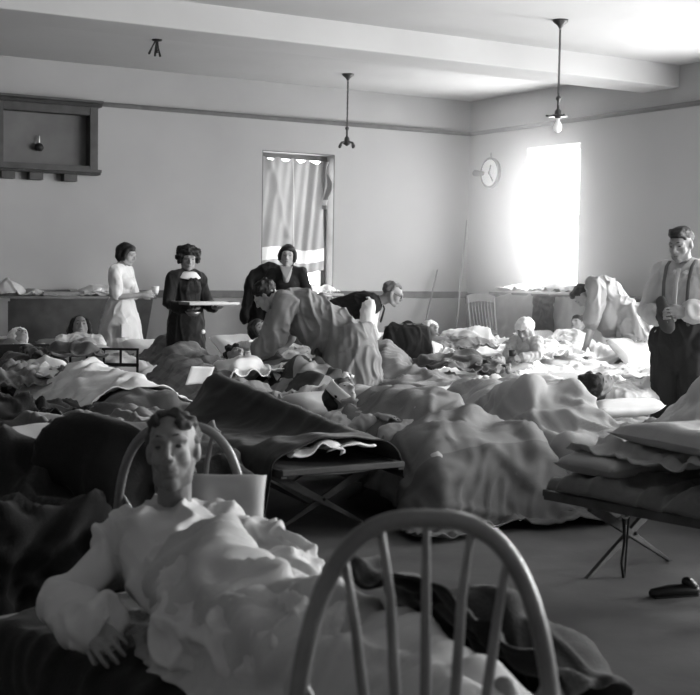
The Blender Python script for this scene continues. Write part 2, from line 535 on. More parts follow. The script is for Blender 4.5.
def hand_prims(mb, wr, d, n, side, curl=.5, s=1.0, fat=1.0):
    wr = Vector(wr); d = Vector(d).normalized(); n = Vector(n); n = (n - d*n.dot(d)).normalized()
    t = d.cross(n).normalized()*side
    R = lambda r: r*s*fat
    for k in (-.6, .6):
        mb.tube([wr - d*.01*s, wr + d*.03*s + t*.014*k*s, wr + d*.078*s + t*.034*k*s], [R(.023), R(.024), R(.021)], flat=.62, front=n)
    L = (.066, .085, .092, .082)     # little .. index
    for i, k in enumerate((-1.5, -.5, .5, 1.5)):
        b = wr + d*(.080 + (.004 if 0 < i < 3 else -.002))*s + t*(.0205*k*s)
        dd = (d + t*(.07*k)).normalized(); p = [b]; a = curl*.35
        for fr in (.45, .30, .25):
            q = (dd*math.cos(a) + n*math.sin(a))
            p.append(p[-1] + q*L[i]*fr*s); a += curl*.75
        mb.tube(p, [R(.0092), R(.0088), R(.0082), R(.0072)], nu=8)
    b = wr + d*.022*s + t*.020*s
    q1 = (d*.72 + t*.62 + n*.35).normalized(); q2 = (d*.9 + t*.18 + n*.45*max(curl, .3)).normalized()
    mb.tube([b, b + q1*.042*s, b + q1*.042*s + q2*.03*s, b + q1*.042*s + q2*.052*s], [R(.0145), R(.0115), R(.0100), R(.0085)], nu=8)

def stand(h=1.65, w=1.0):
    k = h/1.7
    J = dict(head=(0, -.015, 1.585), neck=(0, .02, 1.43), chest=(0, .0, 1.26), waist=(0, .0, 1.06), pelvis=(0, .01, .93),
             shL=(.175*w, .015, 1.385), shR=(-.175*w, .015, 1.385), elL=(.215, .03, 1.11), elR=(-.215, .03, 1.11),
             wrL=(.22, -.05, .87), wrR=(-.22, -.05, .87), hiL=(.09, .01, .90), hiR=(-.09, .01, .90),
             knL=(.10, -.01, .49), knR=(-.10, -.01, .49), anL=(.105, .03, .08), anR=(-.105, .03, .08),
             toL=(.125, -.13, .03), toR=(-.125, -.13, .03))
    return {a: Vector(b)*k for a, b in J.items()}

def body_prims(mb, J, w=1.0, s=1.0, front=(0, -1, 0), legs=True, feet=True, infl=0.0, torso_only=False, sleeves=None, arms=True):
    e = infl
    f = Vector(front)
    mb.tube([J['pelvis'], J['waist'], J['chest']], [(.145*w+e)*s, (.125*w+e)*s, (.150*w+e)*s], flat=.68, front=f, nu=16)
    mb.tube([J['chest'], J['chest'].lerp(J['neck'], .55)], [(.150*w+e)*s, (.115*w+e)*s], flat=.68, front=f, nu=16)
    mb.tube([J['shL'].lerp(J['shR'], .12), J['shR'].lerp(J['shL'], .12)], [(.062*w+e)*s]*2, nu=12)
    mb.tube([J['hiL'], J['hiR']], [(.098*w+e)*s]*2, nu=12)
    for S in 'LR':
        mb.tube([J['neck'] + (J['head']-J['neck'])*.05, J['sh'+S].lerp(J['neck'], .3)], [(.048+e*.6)*s, (.050+e)*s], nu=10)
    if arms:
        for S in 'LR':
            sl = 1.0 if sleeves is None else sleeves
            if sl <= 0: continue
            a, b, c = J['sh'+S], J['el'+S], J['wr'+S]
            if sleeves is None:
                mb.tube([a, a.lerp(b, .5), b, b.lerp(c, .35), c], [.053*s*w, .046*s*w, .038*s*w, .041*s*w, .026*s*w], nu=12)
            elif sl < 1:
                q = sl*2
                p = [a, a.lerp(b, min(q, 1))]; r = [(.056+e*1.3)*s, (.050+e*1.5)*s]
                if q > 1: p.append(b.lerp(c, q-1)); r = [r[0], (.044+e*1.3)*s, (.036+e*1.3)*s]
                mb.tube(p, r, nu=12)
            else:
                mb.tube([a, b, b.lerp(c, .55), b.lerp(c, .97)], [(.052+e*.8)*s, (.043+e*1.2)*s, (.040+e*1.2)*s, (.030+e*1.0)*s], nu=12)
    if legs:
        for S in 'LR':
            a, b, c, d = J['hi'+S], J['kn'+S], J['an'+S], J['to'+S]
            mb.tube([a, a.lerp(b, .5), b, b.lerp(c, .35), c], [(.092*w+e)*s, (.078*w+e)*s, (.056+e)*s, (.055+e)*s, (.038+e)*s], nu=14)
            if feet: mb.tube([c + (c-b).normalized()*.02, c.lerp(d, .5)+(c-b).normalized()*.02, d], [.040*s, .038*s, .030*s], nu=10)

def make_body(name, J, H, parent, skin, dark, lips, w=1.0, s=1.0, voxel=.008, hands=None, front=(0, -1, 0), thin=1.0, legs=True, extra=None, sm=2, stubble=None):
    mb = MB()
    body_prims(mb, J, w, s, front, legs)
    hc = Vector(H.translation)
    hz = (H.to_3x3() @ Vector((0, .022, -.055)))
    mb.tube([J['neck'], hc + hz], [.056*s, .050*s], nu=12)
    head_prims(mb, H, thin)
    if hands:
        for S in 'LR':
            if S in hands:
                d, n, cu = hands[S]
                hand_prims(mb, J['wr'+S], d, n, 1 if S == 'L' else -1, cu, s)
    if extra: extra(mb)
    me = remesh(mb, voxel, sm)
    n = len(me.vertices)
    co = np.empty(n*3, np.float32); me.vertices.foreach_get('co', co); co = co.reshape(-1, 3)
    Hi = np.array(H.inverted()); L = co @ Hi[:3, :3].T + Hi[:3, 3]
    x = np.abs(L[:, 0]); y = L[:, 1]; z = L[:, 2]
    fr = y < -.045
    g = np.zeros(n, int)
    if stubble is not None:
        st = (y < .0) & (z < -.036 + .25*np.maximum(x-.03, 0)) & (z > -.125) & (g == 0)
        g[st] = 3
    pi = np.array([g[list(p.vertices)].max() if (g[list(p.vertices)] > 0).sum() >= 2 else 0 for p in me.polygons]) if n < 400000 else np.zeros(len(me.polygons), int)
    me.materials.clear()
    for q in (skin, dark, lips): me.materials.append(q)
    if stubble is not None: me.materials.append(stubble)
    me.polygons.foreach_set('material_index', pi.astype(np.int32))
    o = bpy.data.objects.new(name, me); link(o, parent)
    for sx in (-1, 1):
        mb = MB(); mb.ell((sx*.0305, -.0775, .0135), (.0115, .0065, .0052), H, 12, 8); obj('eye', mb, dark, parent, smooth=True)
        mb = MB(); mb.tube([(sx*.014, -.0895, .0385), (sx*.031, -.0865, .0435), (sx*.047, -.0710, .0385)], [.0032, .0036, .0022], 8, mtx=H); obj('eyebrow', mb, dark, parent, smooth=True)
    mb = MB(); mb.tube([(-.020, -.0815, -.0535), (-.008, -.0935, -.0520), (.008, -.0935, -.0520), (.020, -.0815, -.0535)], [.002, .0045, .0045, .002], 8, mtx=H); obj('mouth', mb, lips, parent, smooth=True)
    return o

def make_hair(H, parent, m, style='bob', seed=1, voxel=.008, name='hair'):
    mb = MB()
    if style == 'cropped':          # short man's hair
        mb.ell((0, .030, .044), (.080, .088, .082), H)
        mb.ell((0, -.002, .090), (.066, .080, .036), H)
        mb.ell((0, -.022, .104), (.056, .054, .032), H)
        amp, sc = .006, .03
    elif style == 'thin':           # receding
        mb.ell((0, .040, .036), (.080, .082, .078), H)
        mb.ell((0, .005, .083), (.058, .070, .034), H)
        amp, sc = .007, .03
    elif style == 'swept':
        mb.ell((0, .040, .034), (.080, .080, .080), H)
        r = np.random.RandomState(seed)
        for i in range(22):
            a = r.uniform(-1.5, 1.5); t = r.uniform(0, 1)
            mb.ell((.052*math.sin(a), -.064+.09*t+.02*abs(a), .086+.018*math.sin(t*3)-.012*abs(a)), (.022, .026, .018), H, 8, 6)
        for sx in (-1, 1): mb.ell((sx*.068, .012, .030), (.010, .020, .026), H)
        amp, sc = .009, .022
    elif style == 'bob':
        mb.ell((0, .028, .040), (.090, .095, .088), H)
        mb.ell((0, -.020, .078), (.070, .058, .042), H)
        for sx in (-1, 1):
            mb.tube([(sx*.066, -.020, .055), (sx*.083, -.012, .0), (sx*.080, -.022, -.045)], [.026, .024, .020], mtx=H)
            mb.tube([(sx*.055, .055, .03), (sx*.070, .050, -.03), (sx*.058, .040, -.06)], [.045, .040, .030], mtx=H)
        mb.tube([(0, .09, .03), (0, .085, -.05)], [.05, .04], mtx=H)
        amp, sc = .003, .05
    elif style == 'curly':
        mb.ell((0, .020, .052), (.108, .098, .085), H)
        r = np.random.RandomState(seed)
        for i in range(34):
            a = r.uniform(-2.2, 2.2); zz = r.uniform(-.035, .10)
            q = .102*math.sqrt(max(.1, 1-((zz-.03)/.13)**2))
            mb.ell((q*math.sin(a)*1.05, .015+q*math.cos(a)*.95, zz), (.026, .026, .024), H, 8, 6)
        for i in range(9):
            mb.ell((-.07+.0175*i, -.052-.02*math.cos((i-4)*.5), .078+.01*(i % 2)), (.020, .022, .022), H, 8, 6)
        amp, sc = .009, .022
    elif style == 'long':           # spread on the pillow
        mb.ell((0, .035, .035), (.092, .080, .094), H)
        for sx in (-1, 1):
            mb.tube([(sx*.062, .0, .06), (sx*.088, .02, .0), (sx*.098, .03, -.075)], [.032, .034, .028], mtx=H)
        mb.tube([(-.08, .06, -.02), (.08, .06, -.02)], [.05, .05], mtx=H)
        amp, sc = .006, .04
    elif style == 'tousled':
        mb.ell((0, .026, .044), (.090, .092, .086), H)
        r = np.random.RandomState(seed)
        for i in range(16):
            a = r.uniform(-2, 2); zz = r.uniform(.02, .11); q = .085*math.sqrt(max(.05, 1-((zz-.04)/.1)**2))
            mb.ell((q*math.sin(a), .02+q*math.cos(a), zz), (.026, .026, .02), H, 8, 6)
        mb.ell((0, -.03, .084), (.062, .045, .032), H)
        amp, sc = .009, .03
    me = remesh(mb, voxel, 1, disp=lambda c: wav(c, seed, sc)*amp + wav(c, seed+5, sc*.5)*amp*.5)
    me.materials.append(m)
    o = bpy.data.objects.new(name, me); link(o, parent)
    return o

def fold(seed, amp=.008, sc=.10, stretch=(1, 1, .45)):
    def f(c):
        a = wav(c, seed, sc*.55, stretch=stretch)
        b = wav(c, seed+11, sc*.33, stretch=stretch)
        c2 = wav(c, seed+23, sc*.9, stretch=(1, 1, .8))
        return np.exp(-(a/.30)**2)*amp*1.5 + np.exp(-(b/.28)**2)*amp*.7*(c2 > -.2) - amp*.35 + c2*amp*.5
    return f
def make_garment(name, build, parent, m, voxel=.009, seed=1, amp=.008, sc=.10, stretch=(1, 1, .45), sm=4):
    mb = MB(); build(mb)
    me = remesh(mb, voxel, sm, disp=fold(seed, amp, sc, stretch))
    me.materials.append(m)
    o = bpy.data.objects.new(name, me); link(o, parent)
    return o
def skirt(mb, top, hem, rt_, rh, n=22, folds=9, amp=.06, seed=1, flat=.75, bulge=0.0):
    """solid skirt from top centre to hem centre (points), elliptical with pleats growing to the hem"""
    r = np.random.RandomState(seed); ph = r.rand(3)*6.28
    top = Vector(top); hem = Vector(hem); R = []
    for k in range(n):
        t = k/(n-1); c = top.lerp(hem, t); rad = rt_ + (rh-rt_)*(t**.7) + bulge*math.sin(PI*t)
        ring = []
        for i in range(72):
            a = 2*PI*i/72
            q = rad*(1 + amp*t*(.6*math.sin(folds*a+ph[0]+.8*math.sin(2*a)) + .4*math.sin((folds*2+1)*a+ph[1])))
            ring.append((c.x+q*math.cos(a), c.y+q*flat*math.sin(a), c.z))
        R.append(ring)
    mb.rings(R)
# ------------------------------------------------------------------ the room
YB, XR, ZC = 14.63, 10.52, 3.715
XL, YF = -4.5, -3.6
plaster = mat('plaster', .38, .9, .10, .55, .08, 60)
ceilm = mat('ceiling_plaster', .49, .92, .07, .7, .05, 40)
woodtrim = mat('dark_trim', .12, .6, .15, 9)
floorm = mat('floor_boards', .12, .7, .35, 1.6, .12, 25)
darkwood = mat('dark_wood', .045, .5, .3, 7, .05, 50)
midwood = mat('varnished_wood', .10, .38, .25, 9, .04, 60, spec=.5)
iron = mat('black_iron', .018, .5, .1, 20)
paint = mat('radiator_paint', .5, .5, .05)

mb = MB(); mb.box((XL-.3, YF-.3, -.2), (XR+.3, YB+.3, 0)); struct('floor', mb, floorm)
mb = MB(); mb.box((XL-.3, YF-.3, ZC), (XR+.3, YB+.3, ZC+.2)); struct('ceiling', mb, ceilm)
for k, (y0, y1) in enumerate(((10.62, 11.2), (6.72, 7.3), (2.8, 3.4))):
    mb = MB(); mb.box((XL, y0, ZC-.25), (XR, y1, ZC+.01)); struct('trim_%d' % (k+20), mb, ceilm, bevel=.01)

def wall(name, axis, pos, thick, a0, a1, holes, m):
    """wall plane at axis=pos, growing outward by thick; holes = (lo, hi, z0, z1)"""
    mb = MB(); holes = sorted(holes)
    lo, hi = min(pos, pos+thick), max(pos, pos+thick)
    def B(u0, u1, z0, z1):
        if u1-u0 < 1e-4 or z1-z0 < 1e-4: return
        if axis == 'y': mb.box((u0, lo, z0), (u1, hi, z1))
        else: mb.box((lo, u0, z0), (hi, u1, z1))
    u = a0
    for (h0, h1, z0, z1) in holes:
        B(u, h0, 0, ZC); B(h0, h1, 0, z0); B(h0, h1, z1, ZC); u = h1
    B(u, a1, 0, ZC)
    return struct(name, mb, m)
# back window
pa = onY(262.5, 150, YB); pb = onY(335, 151, YB)
BW = (pa.x, pb.x, .62, pa.z)
wall('wall_back', 'y', YB, .34, XL-.3, XR+.3, [BW], plaster)
pc = onX(527, 153, XR); pd = onX(581, 150, XR)
RW = [(pd.y, pc.y, 1.12, 2.98)]
for y in (8.3, 4.9, 1.5, -1.9): RW.append((y, y+1.15, 1.12, 2.98))
wall('wall_right', 'x', XR, .34, YF-.3, YB+.3, RW, plaster)
wall('wall_left', 'x', XL, -.3, YF-.3, YB+.3, [], plaster)
wall('wall_front', 'y', YF, -.3, XL-.3, XR+.3, [], plaster)

# rails and boards
def rail(name, axis, pos, s, a0, a1, z, h, d, m):
    mb = MB()
    if axis == 'y': mb.prism([(0, 0), (0, h), (s*d, h*.9), (s*d*.55, h*.45), (s*d*.4, 0)], 0, a0, a1, Matrix.Translation((0, pos, z)))
    else: mb.prism([(0, 0), (0, h), (s*d, h*.9), (s*d*.55, h*.45), (s*d*.4, 0)], 1, a0, a1, Matrix.Translation((pos, 0, z)))
    return struct(name, mb, m)
zp = onY(350, 124.3, YB).z; zr = onY(400, 294.5, YB).z
rail('trim_1', 'y', YB, -1, XL, XR, zp-.03, .055, .05, woodtrim)
rail('trim_2', 'x', XR, -1, YF, YB, zp-.03, .055, .05, woodtrim)
dado = mat('dado_paint', .30, .8, .1, 1.2)
def flatrail(name, axis, a0, a1, z, h, d=.03, m=woodtrim):
    mb = MB()
    if axis == 'y': mb.box((a0, YB-d, z), (a1, YB, z+h))
    else: mb.box((XR-d, a0, z), (XR, a1, z+h))
    struct(name, mb, m, bevel=.006)
flatrail('trim_3', 'y', XL, BW[0], zr-.045, .09); flatrail('trim_4', 'y', BW[1], XR, zr-.045, .09)
flatrail('trim_5', 'x', YF, YB, zr-.045, .07)
flatrail('trim_6', 'y', XL, BW[0], 0.15, zr-.045-.15, .012, dado); flatrail('trim_7', 'y', BW[1], XR, .15, zr-.045-.15, .012, dado)
flatrail('trim_8', 'x', YF, YB, .15, zr-.045-.15, .012, dado)
mb = MB(); mb.box((XL, YB-.025, 0), (XR, YB, .15)); struct('baseboard_back', mb, woodtrim)
mb = MB(); mb.box((XR-.025, YF, 0), (XR, YB, .15)); struct('baseboard_right', mb, woodtrim)

# windows
white_paint = mat('window_paint', .62, .5, .05)
pane = glass('window_glass')
def window(n, axis, pos, a0, a1, z0, z1, m, sgn):
    """two-sash window set deep in its opening"""
    dd = .20 if axis == 'y' else .07
    d0 = pos + sgn*dd; d1 = pos + sgn*(dd+.06)
    root = empty('window_%d' % n, ((a0+a1)/2, pos, z0) if axis == 'y' else (pos, (a0+a1)/2, z0))
    tag(root, kind='structure')
    def bx(mb, u0, u1, za, zb, p0, p1):
        c = root.location
        if axis == 'y': mb.box((u0-c.x, p0-c.y, za-c.z), (u1-c.x, p1-c.y, zb-c.z))
        else: mb.box((p0-c.x, u0-c.y, za-c.z), (p1-c.x, u1-c.y, zb-c.z))
    w = .075; zm = (z0+z1)/2
    mb = MB()
    bx(mb, a0, a0+w, z0, z1, d0, d1); bx(mb, a1-w, a1, z0, z1, d0, d1)
    bx(mb, a0+w, a1-w, z0, z0+w, d0, d1); bx(mb, a0+w, a1-w, z1-w, z1, d0, d1)
    obj('window_frame', mb, m, root, bevel=.005)
    mb = MB(); bx(mb, a0+w, a1-w, zm-.028, zm+.028, d0+sgn*.01, d1-sgn*.01); obj('meeting_rail', mb, m, root)
    mb = MB(); bx(mb, a0+w, a1-w, z0+w, zm-.028, d0+sgn*.028, d0+sgn*.033); bx(mb, a0+w, a1-w, zm+.028, z1-w, d0+sgn*.028, d0+sgn*.033)
    obj('pane', mb, pane, root)
    mb = MB(); bx(mb, a0, a1, z0-.0, z0+.03, pos-sgn*.03, d0); obj('window_sill', mb, m, root, bevel=.006)
    # painted casing inside the reveal
    mb = MB(); bx(mb, a0, a0+.012, z0+.03, z1, pos, d0); bx(mb, a1-.012, a1, z0+.03, z1, pos, d0); bx(mb, a0+.012, a1-.012, z1-.012, z1, pos, d0)
    obj('reveal_lining', mb, m, root)
    return root
window(1, 'y', YB, BW[0], BW[1], BW[2], BW[3], mat('window_brown_paint', .10, .5), 1)
for i, r in enumerate(RW): window(i+2, 'x', XR, r[0], r[1], r[2], r[3], white_paint, 1)

# ------------------------------------------------------------------ light
world = bpy.data.worlds.new('world'); SC.world = world; world.use_nodes = True
bg = world.node_tree.nodes['Background']; bg.inputs[0].default_value = (1, 1, 1, 1); bg.inputs[1].default_value = SKY
def area(name, loc, rot, sx, sy, power, spread=180):
    l = bpy.data.lights.new(name, 'AREA'); l.shape = 'RECTANGLE'; l.size = sx; l.size_y = sy; l.energy = power; l.spread = math.radians(spread)
    o = bpy.data.objects.new(name, l); COL.objects.link(o); o.location = loc; o.rotation_euler = rot; return o
for i, r in enumerate(RW):
    e = WIN[i]
    area('daylight', (XR+.15, (r[0]+r[1])/2, (r[2]+r[3])/2+.03), (0, math.radians(90)+math.radians(-8 if i else 0), 0), r[3]-r[2]-.1, r[1]-r[0]-.1, e)
area('daylight', ((BW[0]+BW[1])/2, YB+.33, (BW[2]+BW[3])/2), (math.radians(-90), 0, 0), BW[1]-BW[0]-.1, BW[3]-BW[2]-.1, BWP)
# ------------------------------------------------------------------ furniture
CH = .37   # canvas height of a cot
canvas = mat('cot_canvas', .16, .9, .12, 8, .1, 200)
cotwood = mat('cot_wood', .07, .6, .25, 10, .05, 60)
def make_cot():
    root = empty('folding_cot')
    F = []
    nx, ny = 9, 25; X = np.zeros((nx, ny, 3))
    for i in range(nx):
        for j in range(ny):
            u = i/(nx-1)*2-1; v = j/(ny-1)*2-1
            X[i, j] = (u*.34, v*.94, CH - .03*(1-u*u))
    sheet_obj('canvas', X, canvas, root, thick=.006, sub=0)
    for s in (-1, 1):
        mb = MB(); mb.box((s*.345-.018, -.95, CH-.035), (s*.345+.018, .95, CH+.008)); obj('side_rail', mb, cotwood, root, bevel=.005)
        mb = MB(); mb.box((-.36, s*.945-.015, CH-.02), (.36, s*.945+.015, CH+.012)); obj('end_rail', mb, cotwood, root, bevel=.005)
    for y in (-.72, 0, .72):
        for s in (-1, 1):
            mb = MB(); a = Vector((s*.33, y+s*.016, CH-.03)); b = Vector((-s*.30, y+s*.016, 0.0))
            d = (b-a); n = Vector((d.z, 0, -d.x)).normalized()*.027
            v = [a+n, a-n, b-n, b+n]; v[2] = Vector((v[2].x, v[2].y, 0)); v[3] = Vector((v[3].x, v[3].y, 0))
            mb.prism([(p.x, p.z) for p in v], 1, a.y-.011, a.y+.011)
            obj('leg', mb, cotwood, root, bevel=.003)
        mb = MB(); mb.tube([(0, y-.03, CH*.47), (0, y+.03, CH*.47)], .009, 8); obj('bolt', mb, iron, root)
    return root
cot0 = make_cot(); cot_used = [False]
def place_cot(X, Y, label, rot=0.0):
    if not cot_used[0]: cot_used[0] = True; r = cot0; r.location = (X, Y, 0); r.rotation_euler.z = rot
    else: r = dup(cot0, (X, Y, 0), rot)
    tag(r, label, 'cot', 'folding cots with crossed wooden legs'); return r

def bow_chair(name, loc, rotz, m, hw=.225, top=.98, seat=True, label=None, group=None, n=7, r=.0135, splay=.10):
    """bow-back chair; back at +Y side of the seat, sitter looks to -Y"""
    root = empty(name, loc, rotz)
    sz = .44
    # seat
    ring = lambda k, z: [((.22*k)*math.copysign(abs(math.cos(a))**.8, math.cos(a)), (.215*k)*math.copysign(abs(math.sin(a))**.8, math.sin(a)), z) for a in [2*PI*i/32 for i in range(32)]]
    mb = MB(); mb.rings([ring(.88, sz-.035), ring(1, sz-.02), ring(1, sz-.004), ring(.95, sz+.004), ring(.6, sz-.008), ring(.1, sz-.012)]); obj('seat', mb, m, root, smooth=True)
    H = top-sz; by = .17
    pts = []
    for i in range(41):
        a = PI*i/40; c = math.cos(a); s_ = math.sin(a)
        x = hw*math.copysign(abs(c)**.72, c); z = sz + H*(s_**.80)
        if i in (0, 40): x *= .80
        if i in (1, 39): x *= .90
        if i in (2, 38): x *= .96
        pts.append((x, by + splay*(z-sz)/H, z))
    mb = MB(); mb.tube(pts, r*1.15, 12, cap=True); obj('bow', mb, m, root, smooth=True)
    def bowz(x):
        q = [(abs(p[0]-x), p) for p in pts if p[2] > sz + H*.3]; return min(q)[1]
    for i in range(n):
        u = (i/(n-1)*2-1)
        x0 = u*hw*.60; x1 = u*hw*.95; t = bowz(x1)
        mb = MB(); mid = (x0+(x1-x0)*.25, by+splay*.32, sz+(t[2]-sz)*.42)
        mb.tube([(x0, by-.01*(1-u*u), sz-.01), mid, (x0+(x1-x0)*.62, by+splay*.7*(t[2]-sz)/H, sz+(t[2]-sz)*.75), t], [r*.55, r*.72, r*.6, r*.45], 10); obj('spindle', mb, m, root, smooth=True)
    for sx in (-1, 1):
        for sy in (-1, 1):
            mb = MB(); mb.tube([(sx*.13, sy*.12, sz-.01), (sx*.165, sy*.155, .24), (sx*.20, sy*.20, .011)], [.012, .019, .011], 12); obj('leg', mb, m, root, smooth=True)
        mb = MB(); mb.tube([(sx*.178, -.17, .2), (sx*.178, 0, .2), (sx*.178, .17, .2)], [.008, .012, .008], 10); obj('stretcher', mb, m, root, smooth=True)
    mb = MB(); mb.tube([(-.172, 0, .2), (.172, 0, .2)], .010, 10); obj('stretcher', mb, m, root, smooth=True)
    return tag(root, label, 'chair', group)

# ---- pendants
def pendant(loc, drop, label, bulb, glow=True):
    root = empty('pendant_lamp', (loc[0], loc[1], ZC)); tag(root, label, 'lamp')
    brass = mat('dull_brass', .07, .4, .1, 20, metal=.4)
    mb = MB(); mb.lathe([(.001, 0), (.075, 0), (.068, -.02), (.03, -.05), (.014, -.075), (.001, -.08)]); obj('ceiling_rose', mb, brass, root, smooth=True)
    mb = MB(); n = int(drop/.045)
    for i in range(n):
        z = -.07 - (drop-.29)*(i/n); a = Matrix.Translation((0, 0, z)) @ Matrix.Rotation(PI/2*(i % 2), 4, 'Z')
        R = []
        for k in range(10):
            t = 2*PI*k/10; c = Vector((.009*math.cos(t), 0, .028*math.sin(t)-.02)); nn = Vector((math.cos(t), 0, math.sin(t)))
            R.append([a @ (c + nn*.004*math.cos(q) + Vector((0, .004*math.sin(q), 0))) for q in [2*PI*j/6 for j in range(6)]])
        R.append(R[0]); mb.rings(R, cap=False)
    obj('chain', mb, brass, root, smooth=True)
    z0 = -drop+.27
    mb = MB(); mb.lathe([(.004, z0+.03), (.022, z0+.02), (.026, z0), (.012, z0-.02), (.012, z0-.09), (.030, z0-.11), (.035, z0-.15), (.03, z0-.17), (.004, z0-.172)]); obj('stem', mb, brass, root, smooth=True)
    zc = z0-.15
    if bulb:
        mb = MB(); mb.lathe([(.03, zc+.01), (.085, zc-.005), (.09, zc-.015), (.03, zc-.01), (.028, zc-.03)]); obj('shade_holder', mb, brass, root, smooth=True)
        for k in range(3):
            a = 2*PI*k/3+.4
            mb = MB(); mb.tube([(.08*math.cos(a), .08*math.sin(a), zc-.01), (.105*math.cos(a), .105*math.sin(a), zc-.005)], [.006, .010], 8); obj('thumb_screw', mb, brass, root, smooth=True)
        mb = MB(); mb.lathe([(.014, zc-.03), (.016, zc-.05), (.034, zc-.085), (.040, zc-.11), (.036, zc-.14), (.018, zc-.158), (.002, zc-.163)])
        obj('bulb', mb, emis('bulb_glass', .85, .25), root, smooth=True)
    else:
        mb = MB(); mb.lathe([(.02, zc+.01), (.045, zc-.0), (.05, zc-.03), (.02, zc-.05), (.001, zc-.06)]); obj('socket_body', mb, brass, root, smooth=True)
        for k in range(4):
            a = 2*PI*k/4+.3
            mb = MB(); mb.tube([(.03*math.cos(a), .03*math.sin(a), zc-.01), (.095*math.cos(a), .095*math.sin(a), zc-.02), (.115*math.cos(a), .115*math.sin(a), zc-.06)], [.010, .011, .020], 8); obj('lamp_arm', mb, brass, root, smooth=True)
p = onZ(560.5, 20, ZC); pendant(p, 1.0, 'hanging lamp on a chain with a bare glass bulb, the nearer one', True)
p = onZ(348, 74, ZC); pendant(p, .93, 'dark chain lamp without a bulb hanging near the curtained window', False)
p = onZ(157, 39.5, ZC); root = empty('ceiling_fixture', (p.x, p.y, ZC)); tag(root, 'broken ceiling fixture with bare wires hanging from a flat rose', 'light fixture')
mb = MB(); mb.lathe([(.001, 0), (.055, 0), (.05, -.014), (.02, -.022), (.001, -.023)]); obj('ceiling_rose', mb, iron, root, smooth=True)
for dx, dz in ((-.085, -.15), (-.02, -.165), (.035, -.165), (.0, -.13)):
    mb = MB(); mb.tube([(dx*.15, 0, -.01), (dx*.55, .01, dz*.5), (dx, 0, dz)], [.009, .008, .013], 8); obj('wire', mb, iron, root, smooth=True)

# ---- framed opening high on the left
a = onY(-12, 94, YB); b = onY(96, 104, YB); c = onY(95, 176, YB)
x0, x1, z1, z0 = a.x, b.x, b.z+.01, c.z
root = empty('framed_hatch', ((x0+x1)/2, YB, z0)); tag(root, 'dark wooden framed hatch with cornice and three blocks beneath, high on the wall', 'cabinet')
cx, w2, h = (x0+x1)/2, (x1-x0)/2, z1-z0
fr = mat('hatch_wood', .055, .5, .25, 8, .05, 50)
mb = MB()
mb.box((-w2+.03, -.17, .05), (-w2+.13, 0, h-.07)); obj('jamb', mb, fr, root, bevel=.006)
mb = MB(); mb.box((w2-.13, -.17, .05), (w2-.03, 0, h-.07)); obj('jamb', mb, fr, root, bevel=.006)
mb = MB(); mb.box((-w2+.13, -.165, h-.17), (w2-.13, 0, h-.07)); obj('head_rail', mb, fr, root, bevel=.006)
mb = MB(); mb.prism([(0, h-.07), (-.18, h-.07), (-.20, h-.04), (-.235, h-.025), (-.24, h), (0, h)], 0, -w2-.01, w2+.01); obj('cornice', mb, fr, root)
mb = MB(); mb.prism([(0, 0), (-.17, 0), (-.18, .025), (-.21, .03), (-.21, .06), (0, .06)], 0, -w2, w2); obj('sill', mb, fr, root)
mb = MB(); mb.box((-w2+.13, -.165, .06), (w2-.13, 0, .10)); obj('bottom_rail', mb, fr, root)
mb = MB(); mb.box((-w2+.13, -.02, .10), (w2-.13, -.004, h-.17)); obj('back_panel', mb, mat('hatch_panel', .15, .8, .15, 3), root)
for px in (7, 35, 69):
    q = onY(px, 179, YB).x - cx
    mb = MB(); mb.box((q-.10, -.13, -.085), (q+.06, 0, 0)); obj('block', mb, fr, root, bevel=.004)
q = onY(38.5, 147, YB-.05)
bell = empty('hand_bell', (q.x, YB-.07, q.z-.05)); tag(bell, 'small dark round bell hanging inside the wooden wall hatch', 'bell')
mb = MB(); mb.lathe([(.001, 0), (.03, .004), (.052, .03), (.054, .05), (.04, .08), (.012, .095), (.001, .096)]); obj('bell_body', mb, iron, bell, smooth=True)
mb = MB(); mb.tube([(0, 0, .09), (0, 0, .17)], [.010, .012], 8); mb.tube([(0, 0, .17), (0, .045, .18)], .005, 6); obj('hanger', mb, mat('pale_metal', .5, .3, .05, metal=.5), bell, smooth=True)

# ---- round white clock / dial on the right wall
q = onX(492.5, 173, XR); root = empty('clock', (XR-.03, q.y, q.z)); tag(root, 'round white wall clock with dark rim near the corner', 'clock')
rot = Matrix.Rotation(-PI/2, 4, 'Y')
rd = .20
mb = MB(); mb.lathe([(.001, -.03), (rd, -.03), (rd+.012, -.01), (rd+.012, .02), (rd-.012, .035), (rd-.018, .018), (.001, .018)], nu=40, mtx=rot); obj('rim', mb, mat('dial_rim', .06, .4), root, smooth=False)
mb = MB(); mb.lathe([(.001, .019), (rd-.02, .019), (rd-.02, .024), (.001, .024)], nu=40, mtx=rot); obj('dial_face', mb, mat('dial_white', .95, .25, .01), root)
for ang, ln, wd in ((2.5, .15, .015), (.35, .11, .02)):
    mb = MB(); mb.box((-.032, -wd/2, -.02), (-.028, wd/2, ln), Matrix.Rotation(ang, 4, 'X')); obj('hand', mb, iron, root)
mb = MB(); mb.tube([(-.03, .14, 0), (-.12, .19, .0)], [.03, .045], 10); obj('bracket', mb, mat('grey_bracket', .12, .5), root, smooth=True)
mb = MB(); mb.tube([(0, 0, rd+.02), (0, 0, rd+.07), ], .008, 8); obj('hook', mb, iron, root)

